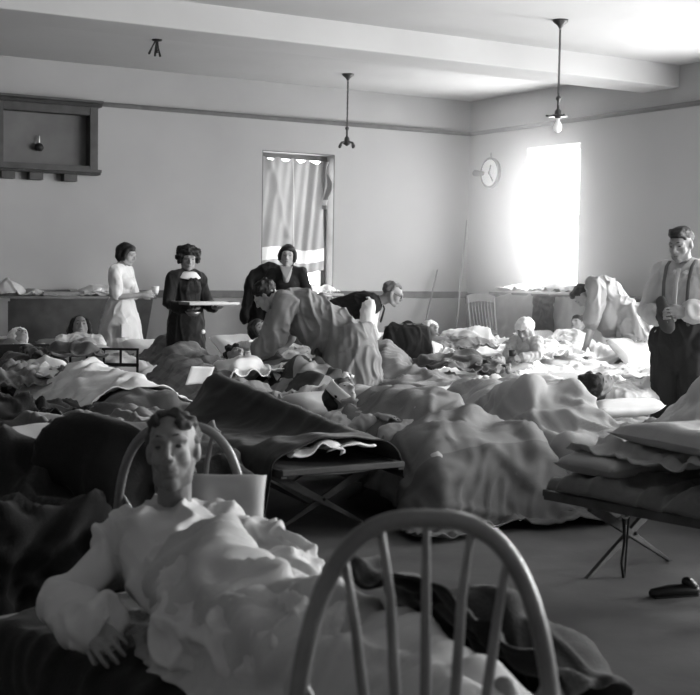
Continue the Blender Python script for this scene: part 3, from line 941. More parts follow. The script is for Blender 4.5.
# ---- poles in the corner
a = onX(469, 222, XR-.06); b = onZ(455, 372, 0)
mb = MB(); mb.tube([(XR-.75, YB-.75, .01), (XR-.10, YB-.10, 2.05)], [.016, .010], 8); tag(obj('window_pole', mb, mat('grey_pole', .16, .6), smooth=True), 'long thin pole leaning in the far corner of the room', 'pole')
mb = MB(); mb.tube([(XR-1.15, YB-.45, .01), (XR-.55, YB-.06, 1.35)], [.014, .012], 8); tag(obj('broom_handle', mb, mat('grey_pole', .16, .6), smooth=True), 'short stick leaning on the wall left of the long corner pole', 'stick')

# ---- radiator below the curtained window
q0 = onY(308, 300, YB-.2); q1 = onY(340, 300, YB-.2)
x0 = q0.x-.55; x1 = q1.x-.05; n = int((x1-x0)/.055)
root = empty('radiator', ((x0+x1)/2, YB-.17, 0)); tag(root, 'pale cast iron column radiator under the curtained window', 'radiator')
for i in range(n):
    x = x0 - root.location.x + (i+.5)*(x1-x0)/n; mb = MB()
    for y in (-.07, .0, .07): mb.tube([(x, y, .14), (x, y, .94)], .020, 8, flat=1.0)
    mb.tube([(x, -.075, .13), (x, .075, .13)], .026, 8); mb.tube([(x, -.075, .95), (x, .075, .95)], .026, 8)
    if i in (0, n-1):
        for y in (-.06, .06): mb.tube([(x, y, .13), (x, y, .015)], [.022, .03], 8)
    obj('column', mb, paint, root, smooth=True)
mb = MB(); mb.tube([(x1-root.location.x+.0, 0, .14), (x1-root.location.x+.10, 0, .14), (x1-root.location.x+.10, 0, .02)], .016, 8); obj('pipe', mb, paint, root, smooth=True)
mb = MB(); mb.box((x0-.1, YB-.30, 1.0), (x1+.05, YB-.001, 1.025)); tag(obj('shelf', mb, mat('pale_board', .45, .5)), 'pale shelf board lying above the radiator', 'shelf')
RX0, RX1 = x0, x1
lin = mat('white_linen', .80, .9, .05, 5, .06, 90)
for k, (px, s) in enumerate(((312, .10), (320, .12), (328, .09))):
    q = onY(px, 280, YB-.15); F = Field(.4, .01); F.ell((0, 0, 0), (s, .07, .06)); F.soft(2)
    X = drape(F, s*2.6, .22, res=.015, squeeze=.75, seed=k+50, steps=18, iters=5, clear=.004, noise=.01)
    tag(sheet_obj('folded_cloth', X, lin, thick=.005, loc=(q.x, YB-.16, 1.026)), ['crumpled white cloth on the shelf nearest the woman at the window', 'middle crumpled white cloth on the shelf above the radiator', 'white rag at the right end of the shelf above the radiator'][k], 'cloth')

# ---- sheet hung over the back window
wx0, wx1 = BW[0], BW[1]
nx, ny = 70, 60; X = np.zeros((nx, ny, 3))
bt = onY(300, 271, YB).z
for i in range(nx):
    for j in range(ny):
        u = i/(nx-1); v = j/(ny-1)   # v 0 top, 1 bottom
        ww = (wx1-wx0)
        x = wx0 + ww*.035 + u*ww*.83*(1+.05*v) 
        zt = BW[3]-.06 - .03*u - .05*math.sin(PI*u*4)**2*(1-v)
        zb = bt + .09*(1-u)*0 + .03*math.sin(u*7)
        z = zt + (zb-zt)*v
        y = YB + .07 + .022*math.sin(u*17+1.2*v*2)*(.3+.7*v) + .035*math.exp(-((u-(.12+.42*v))/.05)**2)*(-1)*(v < .7)*(1-v*.6) - .045*math.exp(-((u-(.86-.18*v))/.055)**2) + .01*math.sin(u*41+v*9)
        X[i, j] = (x, y, z)
m = mat('curtain_cloth', .33, .9, .06, 3, .05, 150, 'band', .78, [(1, .80, .915), (0, .505, .512)])
# a thin sheet lets daylight through
nt = m.node_tree; b_ = nt.nodes['Principled BSDF']; tr = nt.nodes.new('ShaderNodeBsdfTranslucent'); ms = nt.nodes.new('ShaderNodeMixShader'); ms.inputs[0].default_value = .08
nt.links.new(b_.inputs['Base Color'].links[0].from_socket, tr.inputs[0])
nt.links.new(b_.outputs[0], ms.inputs[1]); nt.links.new(tr.outputs[0], ms.inputs[2]); nt.links.new(ms.outputs[0], nt.nodes['Material Output'].inputs[0])
cu = sheet_obj('window_curtain', X, m, thick=.0); tag(cu, 'grey sheet with a pale band pinned over the tall window', 'curtain')
X = np.zeros((10, 40, 3))
for i in range(10):
    for j in range(40):
        u = i/9; v = j/39
        X[i, j] = (wx0+(wx1-wx0)*(.845+.10*u*(1-.3*math.sin(v*9))), YB+.03+.03*math.sin(u*8+v*6), BW[3]-.10-v*.62)
sheet_obj('gathered_edge', X, m, cu, thick=.003)

# ---- long dark counter on the left, against the wall
q0 = onY(-16, 296, YB-.72); q1 = onY(156, 296, YB-.72); ztop = onY(60, 296.3, YB-.75).z
xa, xb = q0.x, q1.x
root = empty('counter', ((xa+xb)/2, YB-.4, 0)); tag(root, 'long dark wooden counter with a panelled front against the left wall', 'counter')
hw = (xb-xa)/2; pz = .30
mb = MB(); mb.box((-hw, -.35, ztop-.03), (hw, .35, ztop)); obj('top_board', mb, mat('counter_top', .16, .5, .2, 6), root, bevel=.006)
mb = MB(); mb.prism([(-hw+.03, .30), (hw-.16, .30), (hw-.04, ztop-.03), (-hw+.03, ztop-.03)], 1, -.33, -.30); obj('front_panel', mb, darkwood, root)
for x in (-hw+.1, hw-.2):
    for y in (-.25, .25):
        mb = MB(); mb.box((x-.035, y-.035, 0), (x+.035, y+.035, ztop-.03)); obj('leg', mb, darkwood, root, bevel=.004)
# its load
specs = [(8, .26, .16, .78, 'grey paper bundle with curled ends at the left end of the counter', 'bundle'), (36, .20, .03, .45, 'thin folded paper lying on the counter left of the flat box', 'paper'),
         (89, .15, .075, .75, 'small pale crumpled cloth on the counter, left of the largest one', 'cloth'), (100, .20, .10, .82, 'large pale crumpled cloth on the counter behind the white-dressed woman', 'cloth')]
for k, (px, s, hh, g, lab, cat) in enumerate(specs):
    q = onY(px, 292, YB-.45); F = Field(.5, .015); F.ell((0, 0, 0), (s*.8, .11, hh)); F.soft(2)
    X = drape(F, s*2.4, .34, res=.02, squeeze=.72, seed=k+60, steps=18, iters=5, clear=.004, noise=.015)
    tag(sheet_obj('cloth_bundle' if cat != 'paper' else 'folded_paper', X, mat('cloth_g%d' % int(g*100), g*.8, .9), thick=.005, loc=(q.x, YB-.42, ztop)), lab, cat)
q = onY(58, 292, YB-.42); mb = MB(); mb.box((-.21, -.14, 0), (.21, .14, .045)); tag(obj('flat_box', mb, mat('grey_card', .22, .8), bevel=.004, loc=(q.x, YB-.42, ztop)), 'flat grey box lying on the long dark counter', 'box')
q = onY(72, 292, YB-.42); mb = MB()
mb.tube([(0, 0, .012), (.3, .03, .012)], .010, 8); tag(obj('rolled_paper', mb, mat('grey_card', .22, .8), smooth=True, loc=(q.x, YB-.42, ztop)), 'slim rolled paper beside the flat box on the counter', 'paper')
# pale post at the left edge
q = onY(-1, 320, YB-.85); mb = MB(); mb.box((-.09, -.05, 0), (.09, .05, ztop-.03)); mb.box((-.11, -.06, ztop-.05), (.11, .06, ztop-.02)); tag(obj('pale_post', mb, mat('pale_post', .35, .7), loc=(q.x, YB-.83, 0), bevel=.005), 'pale square post at the left end of the dark counter', 'post')

# ---- slat-back chair by the right wall
def slat_chair(loc, rotz, label, m, name='slat_back_chair', sc=1.0):
    root = empty(name, loc, rotz); tag(root, label, 'chair'); root.scale = (sc, sc, sc)
    sz = .45
    mb = MB(); mb.box((-.21, -.21, sz-.03), (.21, .21, sz)); obj('seat', mb, m, root, bevel=.01)
    for sx in (-1, 1):
        mb = MB(); mb.tube([(sx*.19, .20, 0.014), (sx*.19, .195, sz), (sx*.20, .24, .72), (sx*.205, .28, .98)], [.016, .018, .016, .013], 8); obj('rear_post', mb, m, root, smooth=True)
        mb = MB(); mb.tube([(sx*.19, -.19, .014), (sx*.185, -.185, sz-.02)], [.014, .018], 8); obj('leg', mb, m, root, smooth=True)
        mb = MB(); mb.tube([(sx*.19, -.19, .2), (sx*.19, .19, .2)], .010, 8); obj('stretcher', mb, m, root, smooth=True)
    mb = MB()
    R = []
    for i in range(13):
        u = i/12*2-1; zc = .96 + .03*(1-u*u); y = .275+.02*(1-u*u)
        R.append([(u*.225, y-.010, zc-.05), (u*.225, y+.010, zc-.05), (u*.225, y+.014, zc+.035), (u*.225, y-.006, zc+.035)])
    mb.rings(R); obj('crest_rail', mb, m, root, smooth=False)
    mb = MB(); mb.box((-.19, .205, .58), (.19, .225, .62)); obj('cross_rail', mb, m, root)
    for i in range(7):
        x = -.135+.045*i
        mb = MB(); mb.tube([(x, .215, .61), (x*1.1, .275, .93)], .008, 8); obj('spindle', mb, m, root, smooth=True)
    return root
q = W(499, 300, 14.6); slat_chair((q.x, q.y, 0), face(.55, -.8)+.1, 'wooden chair with a spindle back standing against the right wall', mat('grey_chair_wood', .20, .5), sc=1.07)

# ---- table under the bright window, cloth over it
q = onX(553, 300, XR-.5); y0, y1 = q.y-1.25, q.y+.95
tz = onX(545, 294, XR-.9).z
root = empty('side_table', (XR-.44, (y0+y1)/2, 0)); tag(root, 'long table standing under the bright window', 'table')
hl = (y1-y0)/2
mb = MB(); mb.box((-.33, -hl, tz-.035), (.33, hl, tz-.005)); obj('tabletop', mb, midwood, root)
for sx in (-1, 1):
    for sy in (-1, 1): mb = MB(); mb.box((sx*.28-.03, sy*(hl-.08)-.03, 0), (sx*.28+.03, sy*(hl-.08)+.03, tz-.035)); obj('leg', mb, midwood, root)
F = Field(1.6, .02); F.rect(-.36, .36, -hl-.02, hl+.02, tz); F.soft(2)
X = drape(F, 1.35, 2*hl+.5, c=(-.32, 0), res=.05, squeeze=.97, seed=77, steps=60, iters=10, crease=.4)
tag(sheet_obj('tablecloth', X, mat('table_cloth', .42, .9, .08, 3), loc=(XR-.42, (y0+y1)/2, 0)), 'pale cloth hanging to the floor over the table under the bright window', 'cloth')
F = Field(.6, .02); F.rect(-.1, .6, -.6, .6, .85); F.soft(2)
X = drape(F, .55, .42, c=(.0, 0), res=.03, squeeze=.85, seed=79, steps=40, iters=8)
q = onX(543, 296, XR-.85)
tag(sheet_obj('dark_garment', X, mat('dark_wool', .07, .9, .1, 9, .1, 90), loc=(XR-.71, q.y, tz-.81)), 'dark garment hanging over the front edge of the table under the window', 'clothing')
for k, (px, s, g, lab) in enumerate(((523, .22, .85, 'white folded linen at the left end of the table under the window'), (560, .26, .7, 'pile of pale clothes in the middle of the table under the window'), (583, .26, .6, 'grey heap of clothes at the right end of the table under the window'))):
    q = onX(px, 292, XR-.45); F = Field(.5, .02); F.ell((0, 0, 0), (.18, s*.9, .07)); F.soft(2)
    X = drape(F, .5, s*2.4, res=.03, squeeze=.75, seed=k+90, steps=18, iters=5, clear=.004, noise=.02)
    tag(sheet_obj('clothes_pile', X, mat('cloth_g%d' % int(g*100), g*.8, .9), thick=.006, loc=(XR-.45, q.y, tz+.01)), lab, 'clothes')
# ------------------------------------------------------------------ beds
def blanket_mat(kind):
    T = dict(
        white=lambda: mat('white_sheet', .78, .9, .05, 4, .05, 80, wrinkle=7.0),
        offwhite=lambda: mat('offwhite_sheet', .55, .9, .08, 3, .06, 80, wrinkle=7.0),
        pale=lambda: mat('pale_grey_blanket', .36, .95, .08, 4, .15, 160, sheen=.2, wrinkle=7.0),
        grey=lambda: mat('grey_blanket', .17, .95, .12, 5, .2, 160, sheen=.2, wrinkle=7.0),
        mid=lambda: mat('mid_grey_blanket', .10, .95, .12, 5, .2, 160, sheen=.2, wrinkle=7.0),
        dark=lambda: mat('charcoal_blanket', .022, .95, .15, 5, .2, 160, sheen=.15, wrinkle=7.0),
        black=lambda: mat('black_cloth', .010, .95, .2, 6, .2, 120, sheen=.1, wrinkle=7.0),
        banded=lambda: mat('banded_blanket', .20, .95, .1, 5, .2, 160, 'band', .14, [(1, .0, .30), (1, .86, .93)], wrinkle=7.0),
        bandp=lambda: mat('pale_blanket_with_band', .42, .95, .1, 5, .15, 160, 'band', .20, [(1, .10, .2), (1, .8, .9)], wrinkle=7.0),
        patch=lambda: mat('patchwork_quilt', .26, .95, .2, 9, .15, 100, 'patch', .05, (7, .7), wrinkle=7.0),
        patch2=lambda: mat('pale_patchwork_quilt', .42, .95, .2, 9, .15, 100, 'patch', .12, (9, .3), wrinkle=7.0),
        fleck=lambda: mat('flecked_quilt', .42, .95, .15, 9, .15, 100, 'fleck', .10, (24, .24), wrinkle=7.0),
        fleckw=lambda: mat('flowered_sheet', .66, .95, .1, 9, .1, 100, 'fleck', .26, (30, .22), wrinkle=7.0),
        stripe=lambda: mat('striped_ticking', .50, .9, .1, 6, .1, 100, 'stripe', .30, (16, 0, .35), wrinkle=7.0),
        plaid=lambda: mat('plaid_blanket', .19, .95, .1, 6, .15, 100, 'plaid', .12, (13, .3), wrinkle=7.0),
    )
    return T[kind]()
def body_field(F, pose, seed=0, head=1, top=None):
    """shape of someone lying under the covers; head=+1: head towards +Y"""
    r = np.random.RandomState(seed); z = CH + .03; s = head
    y = lambda v: v*s
    if pose == 'flat':
        F.cap((0, y(.45), z+.06), (0, y(0), z+.04), .16, .14); F.cap((-.08, y(.0), z+.06), (-.12, y(-.80), z+.04), .10, .07); F.cap((.08, y(.0), z+.06), (.11, y(-.78), z+.04), .10, .07)
        F.ell((-.12, y(-.82), z+.04), (.07, .09, .12)); F.ell((.11, y(-.80), z+.04), (.07, .09, .12))
    elif pose == 'knees':
        k = r.uniform(.17, .26)
        F.cap((0, y(.45), z+.06), (0, y(0), z+.04), .16, .14); F.cap((-.08, y(-.05), z+.06), (-.10, y(-.32), z+k), .10, .075); F.cap((.08, y(-.05), z+.06), (.10, y(-.36), z+k-.04), .10, .075)
        F.cap((-.10, y(-.32), z+k), (-.10, y(-.62), z+.05), .07, .055); F.cap((.10, y(-.36), z+k-.04), (.10, y(-.66), z+.05), .07, .055)
    elif pose == 'kneeshi':
        F.cap((0, y(.45), z+.06), (0, y(0), z+.04), .16, .14); F.cap((-.05, y(-.05), z+.06), (-.06, y(-.30), z+.34), .11, .10); F.cap((.08, y(-.05), z+.06), (.10, y(-.34), z+.30), .11, .10)
        F.cap((-.06, y(-.30), z+.34), (-.10, y(-.60), z+.05), .07, .055); F.cap((.10, y(-.34), z+.30), (.10, y(-.66), z+.05), .07, .055)
        F.ell((.02, y(-.15), z), (.34, .52, .26))
    elif pose == 'kneeslow':
        F.cap((0, y(.45), z+.06), (0, y(0), z+.04), .17, .15); F.cap((-.10, y(-.05), z+.06), (-.14, y(-.30), z+.20), .13, .12); F.cap((.10, y(-.05), z+.06), (.14, y(-.36), z+.15), .13, .12)
        F.ell((.02, y(-.15), z), (.36, .62, .20))
    elif pose == 'side':
        F.cap((.02, y(.45), z+.09), (.04, y(.05), z+.11), .17, .16); F.cap((.04, y(.0), z+.10), (-.18, y(-.25), z+.10), .13, .08); F.cap((-.18, y(-.25), z+.10), (.10, y(-.60), z+.05), .08, .06)
    elif pose == 'rumple':
        for i in range(6): F.ell((r.uniform(-.22, .22), r.uniform(-.7, .7), z-.01), (r.uniform(.1, .2), r.uniform(.12, .25), r.uniform(.04, .12)))
    elif pose == 'sit':
        F.cap((-.08, y(.2), z+.06), (-.10, y(-.60), z+.05), .10, .07); F.cap((.08, y(.2), z+.06), (.10, y(-.60), z+.05), .10, .07)
def base_field(F, extra=None):
    F.rect(-.395, .395, -.985, .985, CH+.03); F.rect(-.36, .36, -.95, .95, CH+.045)
PILM = {}
def pillow(X, Y, Z, w, l, t, tilt, rotz, m, label, seed, roll=0.0):
    o = obj('pillow', pillow_mesh(w, l, t, seed), m, smooth=True)
    o.location = (X, Y, Z); o.rotation_euler = (tilt, roll, rotz)
    return tag(o, label, 'pillow', 'pillows on the cots')
# mattress: thin pad on each cot so that nothing hovers
def bed(X, Y, desc, pose, covers, rot=0.0, head=1, pil='white', seed=1, pilz=0.0, piltilt=None, cot=True, pad=True, extra=None, pillow_at=None, label_pil=None):
    """covers: list of (object name, kind, w, l, cx, cy, squeeze, label, opts)"""
    if cot: place_cot(X, Y, 'folding wooden cot ' + desc, rot)
    R = Matrix.Rotation(rot, 4, 'Z')
    if pad:
        mb = MB(); mb.box((-.33, -.92, CH-.015), (.33, .92, CH+.035))
        o = obj('mattress_pad', mb, mat('ticking', .33, .9, .1, 8, .1, 80), bevel=.02, loc=(X, Y, 0), rotz=rot)
        tag(o, 'thin mattress pad ' + desc, 'mattress', 'thin mattress pads on the cots')
    F = Field(); base_field(F)
    if pose: body_field(F, pose, seed, head)
    if extra: extra(F)
    if pil:
        py = head*.78 if pillow_at is None else pillow_at[1]; px = 0 if pillow_at is None else pillow_at[0]
        tl = head*(.22 if piltilt is None else piltilt)
        w = R @ Vector((px, py, CH+.095+pilz))
        pillow(X+w.x, Y+w.y, w.z, .58, .40, .15, tl, rot, blanket_mat(pil), (label_pil or 'pillow at the head of the cot ' + desc), seed+200)
    F.soft(2)
    for i, c in enumerate(covers):
        nm, kind, w, l, cx, cy, sq, lab = c[:8]; op = c[8] if len(c) > 8 else {}
        res = op.pop('res', .042)
        ang = op.pop('rot', 0)
        cl = op.pop('clear', .012 + .012*i)
        Xc = drape(F, w, l, (cx, cy), rot=ang, squeeze=sq, seed=seed*10+i, res=res, clear=cl, **op)
        o = sheet_obj(nm, Xc, blanket_mat(kind), thick=.007, loc=(X, Y, 0), rotz=rot)
        tag(o, lab, 'sheet' if 'sheet' in nm else ('quilt' if 'quilt' in nm else 'blanket'))

# ---- row A: nearest row of cots
def tentA(F):
    F.cap((.02, .80, CH+.30), (.06, .70, CH+.31), .05, .05); F.cap((.05, .74, CH+.29), (.27, -.97, CH+.03), .055, .05); F.cap((.05, .72, CH+.24), (-.18, .45, CH+.04), .06, .06)
bed(3.23, 6.47, 'beneath the big charcoal blanket', None, [
    ('sheet', 'white', .62, .34, .02, -.74, .66, 'crumpled white sheet showing at the foot end of the charcoal blanket cot', dict(res=.03)),
    ('blanket', 'dark', 1.85, 1.95, -.34, .05, .95, 'large charcoal blanket peaked like a tent over the cot in the middle', dict(res=.034, steps=60, crease=.22, noise=.004)),
], seed=11, pil=None, extra=tentA, pad=False)
bed(4.12, 6.45, 'beneath the thick mid-grey blanket with folded edge', 'knees', [
    ('sheet', 'offwhite', 1.3, 1.5, .05, -.30, .93, 'pale sheet hanging out below the thick grey blanket near the centre', dict(res=.04)),
    ('blanket', 'banded', 1.45, 1.62, .08, -.44, .94, 'thick grey blanket draped over the foot of the centre cot', dict(res=.032, steps=50)),
], seed=12, pil='offwhite')
bed(5.0, 6.42, 'beneath the rumpled pale blanket right of centre', 'kneeslow', [
    ('blanket', 'pale', 1.55, 1.95, .0, -.05, .90, 'rumpled pale grey blanket over raised knees, right of centre', dict(res=.032, steps=50)),
], seed=13, pil='white')
bed(2.32, 6.45, 'behind the reclining man with black and grey covers', 'rumple', [
    ('blanket', 'grey', 1.1, 1.7, .0, .12, .88, 'mid-grey blanket behind the head of the reclining man', dict(res=.04)),
    ('coat', 'black', 1.3, 1.1, -.0, -.50, .92, 'black coat spread over the foot of the cot behind the reclining man', dict(res=.035, steps=50)),
], seed=14, pil=None)
bed(1.40, 6.40, 'at the left edge under black coats', 'side', [
    ('blanket', 'black', 1.6, 1.6, .05, -.25, .93, 'black blanket hanging to the floor at the left edge', dict(res=.036, steps=50)),
], seed=15, pil=None)
bed(5.62, 5.0, 'beneath the smooth pale blanket on the right', 'kneeshi', [
    ('blanket', 'bandp', 1.6, 2.0, .0, .0, .98, 'smooth pale blanket rising over raised knees at the right edge', dict(res=.04, steps=50)),
], seed=16, pil=None, head=-1)
# cot with the dark-haired patient, short, right of centre
bed(5.78, 7.12, 'of the sleeping dark-haired patient on the right', 'flat', [
    ('sheet', 'white', 1.25, 1.35, .0, .28, .92, 'white sheet over the sleeping dark-haired patient on the right', dict(res=.04)),
], seed=17, pil='offwhite', head=-1)
# front right cot, only its far part is in view
bed(4.26, 3.67, 'in the right foreground with its crossed legs in view', None, [
    ('blanket', 'mid', .74, 1.5, .0, .18, .93, 'mid-grey blanket sandwiched in the stack of bedding on the right foreground cot', dict(res=.03)),
    ('quilt', 'pale', .74, 1.5, .03, .14, .90, 'pale quilt lying on top of the bedding on the right foreground cot', dict(res=.03, clear=.10)),
], seed=18, pil=None, rot=.2)
pillow(4.06, 4.37, CH+.14, .60, .34, .12, .0, .15, blanket_mat('pale'), 'pale rolled quilt end at the far tip of the right foreground cot', 218)
pillow(4.22, 3.87, CH+.29, .62, .95, .13, .0, -.05, blanket_mat('stripe'), 'striped mattress folded on the right foreground cot', 219)
pillow(4.40, 3.47, CH+.39, .50, .70, .12, .0, .12, blanket_mat('fleckw'), 'flowered pillow topmost in the stack on the right foreground cot', 220)

# ---- row B
bed(3.0, 8.45, 'beneath the broad white sheet on the left', 'flat', [
    ('blanket', 'mid', 1.5, 1.8, .0, -.15, .94, 'grey blanket below the broad white sheet on the left', dict()),
    ('sheet', 'white', 1.45, 1.6, -.02, .05, .93, 'broad white sheet spread over a patient on the left', dict(steps=46)),
], seed=21, pil=None)
bed(3.88, 8.85, 'beneath the striped grey blanket before the woman in black', 'flat', [
    ('blanket', 'plaid', 1.2, 1.8, .0, .0, .93, 'dull plaid blanket on the cot in front of the woman in black', dict()),
], seed=22, pil=None)
bed(4.62, 8.75, 'beneath the dark patchwork quilt', 'knees', [
    ('sheet', 'white', 1.1, .8, .0, .55, .80, 'white turned-down sheet above the dark patchwork quilt', dict()),
    ('quilt', 'patch', 1.35, 1.5, .0, -.25, .92, 'dark patchwork quilt of big diamonds, left of centre', dict(res=.035)),
], seed=23, pil='white')
bed(5.66, 8.95, 'beneath the round ribbed grey blanket in the middle', 'side', [
    ('sheet', 'white', 1.2, 1.8, .0, .0, .90, 'white sheet edge showing round the ribbed grey blanket', dict()),
    ('blanket', 'grey', 1.2, 1.45, -.02, -.20, .88, 'ribbed mid-grey blanket humped over a sleeper in the middle', dict(res=.036)),
], seed=24, pil='white')
bed(6.64, 8.95, 'of the tousled patient right of centre', 'rumple', [
    ('sheet', 'white', 1.25, 1.6, .0, .20, .86, 'crumpled white sheet beside the tousled patient right of centre', dict()),
], seed=25, pil='pale', head=-1)
bed(7.36, 8.95, 'on which the white-capped child sits', 'rumple', [
    ('sheet', 'offwhite', 1.5, 1.9, .0, .0, .90, 'pale sheet spread around the child in the white cap', dict()),
], seed=26, pil=None)
bed(8.2, 9.0, 'in front of the stooping figure on the right', 'rumple', [
    ('quilt', 'fleckw', 1.5, 1.9, .0, .0, .92, 'white flowered quilt on the cot in front of the stooping figure on the right', dict()),
], seed=27, pil='white')
bed(9.08, 8.85, 'between the stooping figure and the young man', 'rumple', [
    ('sheet', 'white', 1.4, 1.7, .0, .0, .84, 'white rumpled sheet between the stooping figure and the young man', dict()),
], seed=28, pil='white', piltilt=.6, pilz=.10)
# ---- row C
bed(3.2, 11.3, 'at the far left with a dark footboard blanket', 'flat', [
    ('blanket', 'mid', 1.3, 1.5, .0, -.2, .93, 'grey blanket at the far left below the wrapped patient', dict()),
], seed=31, pil='white', piltilt=.45, pilz=.08)
bed(3.92, 11.3, 'of the propped-up girl on the left', 'flat', [
    ('blanket', 'pale', 1.4, 1.5, .0, -.25, .88, 'light blanket over the legs of the propped-up girl', dict()),
], seed=32, pil='pale', piltilt=.45, pilz=.05)
bed(4.80, 11.3, 'behind the woman in black', 'side', [
    ('blanket', 'plaid', 1.3, 1.6, .0, -.1, .88, 'plaid blanket humped behind the woman in black', dict()),
], seed=33, pil='white', piltilt=.45, pilz=.03)
bed(5.78, 11.3, 'of the patient being tended near the window', 'flat', [
    ('blanket', 'fleck', 1.3, 1.4, .0, -.25, .90, 'flecked quilt over the patient being tended near the window', dict()),
], seed=34, pil='white', piltilt=.45, pilz=.06)
bed(6.92, 11.35, 'on the right of the man in the waistcoat', 'rumple', [
    ('sheet', 'fleckw', 1.3, 1.7, .0, .0, .84, 'flowered sheet crumpled beside the man in the waistcoat', dict()),
], seed=35, pil='white')
bed(7.75, 11.4, 'of the first white-capped sleeper in the far row', 'side', [
    ('blanket', 'grey', 1.3, 1.5, .0, -.2, .90, 'mid-grey blanket on the far cot behind the black coat chair', dict()),
], seed=36, pil='white', piltilt=.5, pilz=.05)
bed(8.60, 11.4, 'in front of the slat-back chair', 'rumple', [
    ('sheet', 'white', 1.4, 1.8, .0, .0, .86, 'bright rumpled sheet in front of the slat-back chair', dict()),
], seed=37, pil='white')
bed(9.45, 10.85, 'of the dark-haired patient below the bright window', 'flat', [
    ('sheet', 'white', 1.3, 1.6, .0, -.1, .90, 'white sheet over the patient below the bright window', dict()),
], seed=38, pil='white', piltilt=.5, pilz=.08)
# ------------------------------------------------------------------ people in the room
skin = mat('skin', .30, .6, .06, 12, .03, 200, spec=.35)
skin_pale = mat('pale_skin', .42, .6, .05, 12, .03, 200, spec=.35)
facedark = mat('brow_and_eye', .035, .5, .1, 30)
lipm = mat('lips', .14, .5, .05, 30)
hair_dark = mat('dark_hair', .012, .55, .3, 60, .5, 240, spec=.4)
hair_brown = mat('brown_hair', .05, .55, .3, 60, .5, 240, spec=.4)
hair_grey = mat('grey_hair', .14, .6, .3, 60, .5, 240, spec=.4)
white_cot = mat('white_cotton', .70, .85, .05, 6, .1, 150)
black_cot = mat('black_dress', .012, .85, .2, 6, .1, 150, sheen=.1)
shoe = mat('black_leather', .015, .4, .1, 20)

V = Vector
def person(name, loc, rotz, label, group=None):
    r = empty(name, loc, rotz); return tag(r, label, 'person', group)
def stockings(J, root, m):
    for S in 'LR':
        mb = MB(); c, d, k = J['an'+S], J['to'+S], J['kn'+S]
        mb.tube([c + V((0, .03, -.02)), c.lerp(d, .5)+V((0, 0, -.015)), d], [.047, .045, .037], 12)
        for i, v in enumerate(mb.v): mb.v[i] = (v[0], v[1], max(v[2], 0.001))
        obj('shoe', mb, m, root, smooth=True)

# ---- nurse in white, seen from her left side, holding a cup
q = W(122, 300, 13.2); root = person('person', (q.x, q.y, 0), face(.93, -.25), 'young woman in a white belted dress with short sleeves, holding a small cup')
J = stand(1.585, .9)
J['elL'] = V((.22, -.04, 1.03)); J['elR'] = V((-.22, -.04, 1.03)); J['wrL'] = V((.10, -.26, 1.08)); J['wrR'] = V((-.10, -.25, 1.06))
J['head'] = V((0, -.05, 1.47))
H = headmat(J['head'], (0, -1, -.32), (0, -.2, 1), .97)
make_body('body', J, H, root, skin_pale, facedark, lipm, w=.85, s=.95, voxel=.0075, hands={'L': ((-.25, -1, .15), (-.9, .2, 0), .7), 'R': ((.3, -1, .1), (.9, .2, 0), .7)})
make_hair(H, root, hair_dark, 'bob', 3)
def g(mb):
    body_prims(mb, J, .86, .97, legs=False, infl=.014, sleeves=.42)
    mb.tube([(.05, -.07, 1.17), (-.05, -.07, 1.17)], .058)
    skirt(mb, (0, .01, 1.02), (0, .02, .30), .135, .27, folds=8, amp=.07, seed=2, bulge=.03, flat=.85)
make_garment('dress', g, root, white_cot, seed=4, amp=.007, sc=.12)
mb = MB(); mb.lathe([(.135, .99), (.142, .995), (.142, 1.03), (.133, 1.035)], nu=40, mtx=Matrix.Scale(.80, 4, (0, 1, 0)) @ Matrix.Identity(4)); obj('belt', mb, white_cot, root, smooth=True)
mb = MB(); mb.box((-.155, -.2, .62), (-.05, -.165, .76), Matrix.Rotation(-.5, 4, 'Z') @ Matrix.Translation((-.02, -.035, 0))); obj('pocket', mb, white_cot, root, bevel=.008)
mb = MB(); mb.lathe([(.001, 0), (.030, 0), (.037, .035), (.040, .075), (.036, .075), (.033, .01), (.001, .008)]); 
w_ = Matrix.Translation((q.x, q.y, 0)) @ Matrix.Rotation(face(.93, -.25), 4, 'Z') @ V((.0, -.375, 1.075))
tag(obj('cup', mb, mat('enamel_white', .85, .25), smooth=True, loc=w_), 'small white cup held by the woman in white', 'cup')

# ---- woman in black with a tray
q = W(187, 300, 12.2); rz = face(.62, -.8); root = person('person', (q.x, q.y, 0), rz, 'curly-haired woman in a long black dress with a white collar, holding a tray')
J = stand(1.54, .92)
J['elL'] = V((.22, -.02, 1.0)); J['elR'] = V((-.22, -.02, 1.0)); J['wrL'] = V((.15, -.25, .97)); J['wrR'] = V((-.13, -.24, .95))
H = headmat(J['head'], (-.35, -1, -.25), (0, -.1, 1), .98)
make_body('body', J, H, root, skin, facedark, lipm, w=.9, s=.95, voxel=.0075, hands={'L': ((-.1, -1, .0), (0, 0, 1), .35), 'R': ((.1, -1, .05), (0, 0, 1), .35)})
make_hair(H, root, hair_dark, 'curly', 5)
def g(mb):
    body_prims(mb, J, .90, .98, legs=False, infl=.016, sleeves=1)
    mb.tube([(.05, -.055, 1.14), (-.05, -.055, 1.14)], .058)
    skirt(mb, (0, .01, 1.0), (0, .02, .24), .15, .225, folds=5, amp=.035, seed=3, flat=.85)
make_garment('dress', g, root, black_cot, seed=6, amp=.006, sc=.12)
mb = MB()
R_ = []
for (rad, z, dy) in ((.060, 1.315, 0), (.080, 1.305, -.004), (.112, 1.275, -.010), (.115, 1.268, -.010)):
    R_.append([(rad*math.cos(a)*1.15, .005+dy+rad*math.sin(a)*.98*(1.0), z - .03*max(0, -math.sin(a))*(rad > .1)) for a in [2*PI*i/32 for i in range(32)]])
mb.rings(R_, cap=False); o = obj('collar', mb, white_cot, root, smooth=True); o.modifiers.new('t', 'SOLIDIFY').thickness = .008
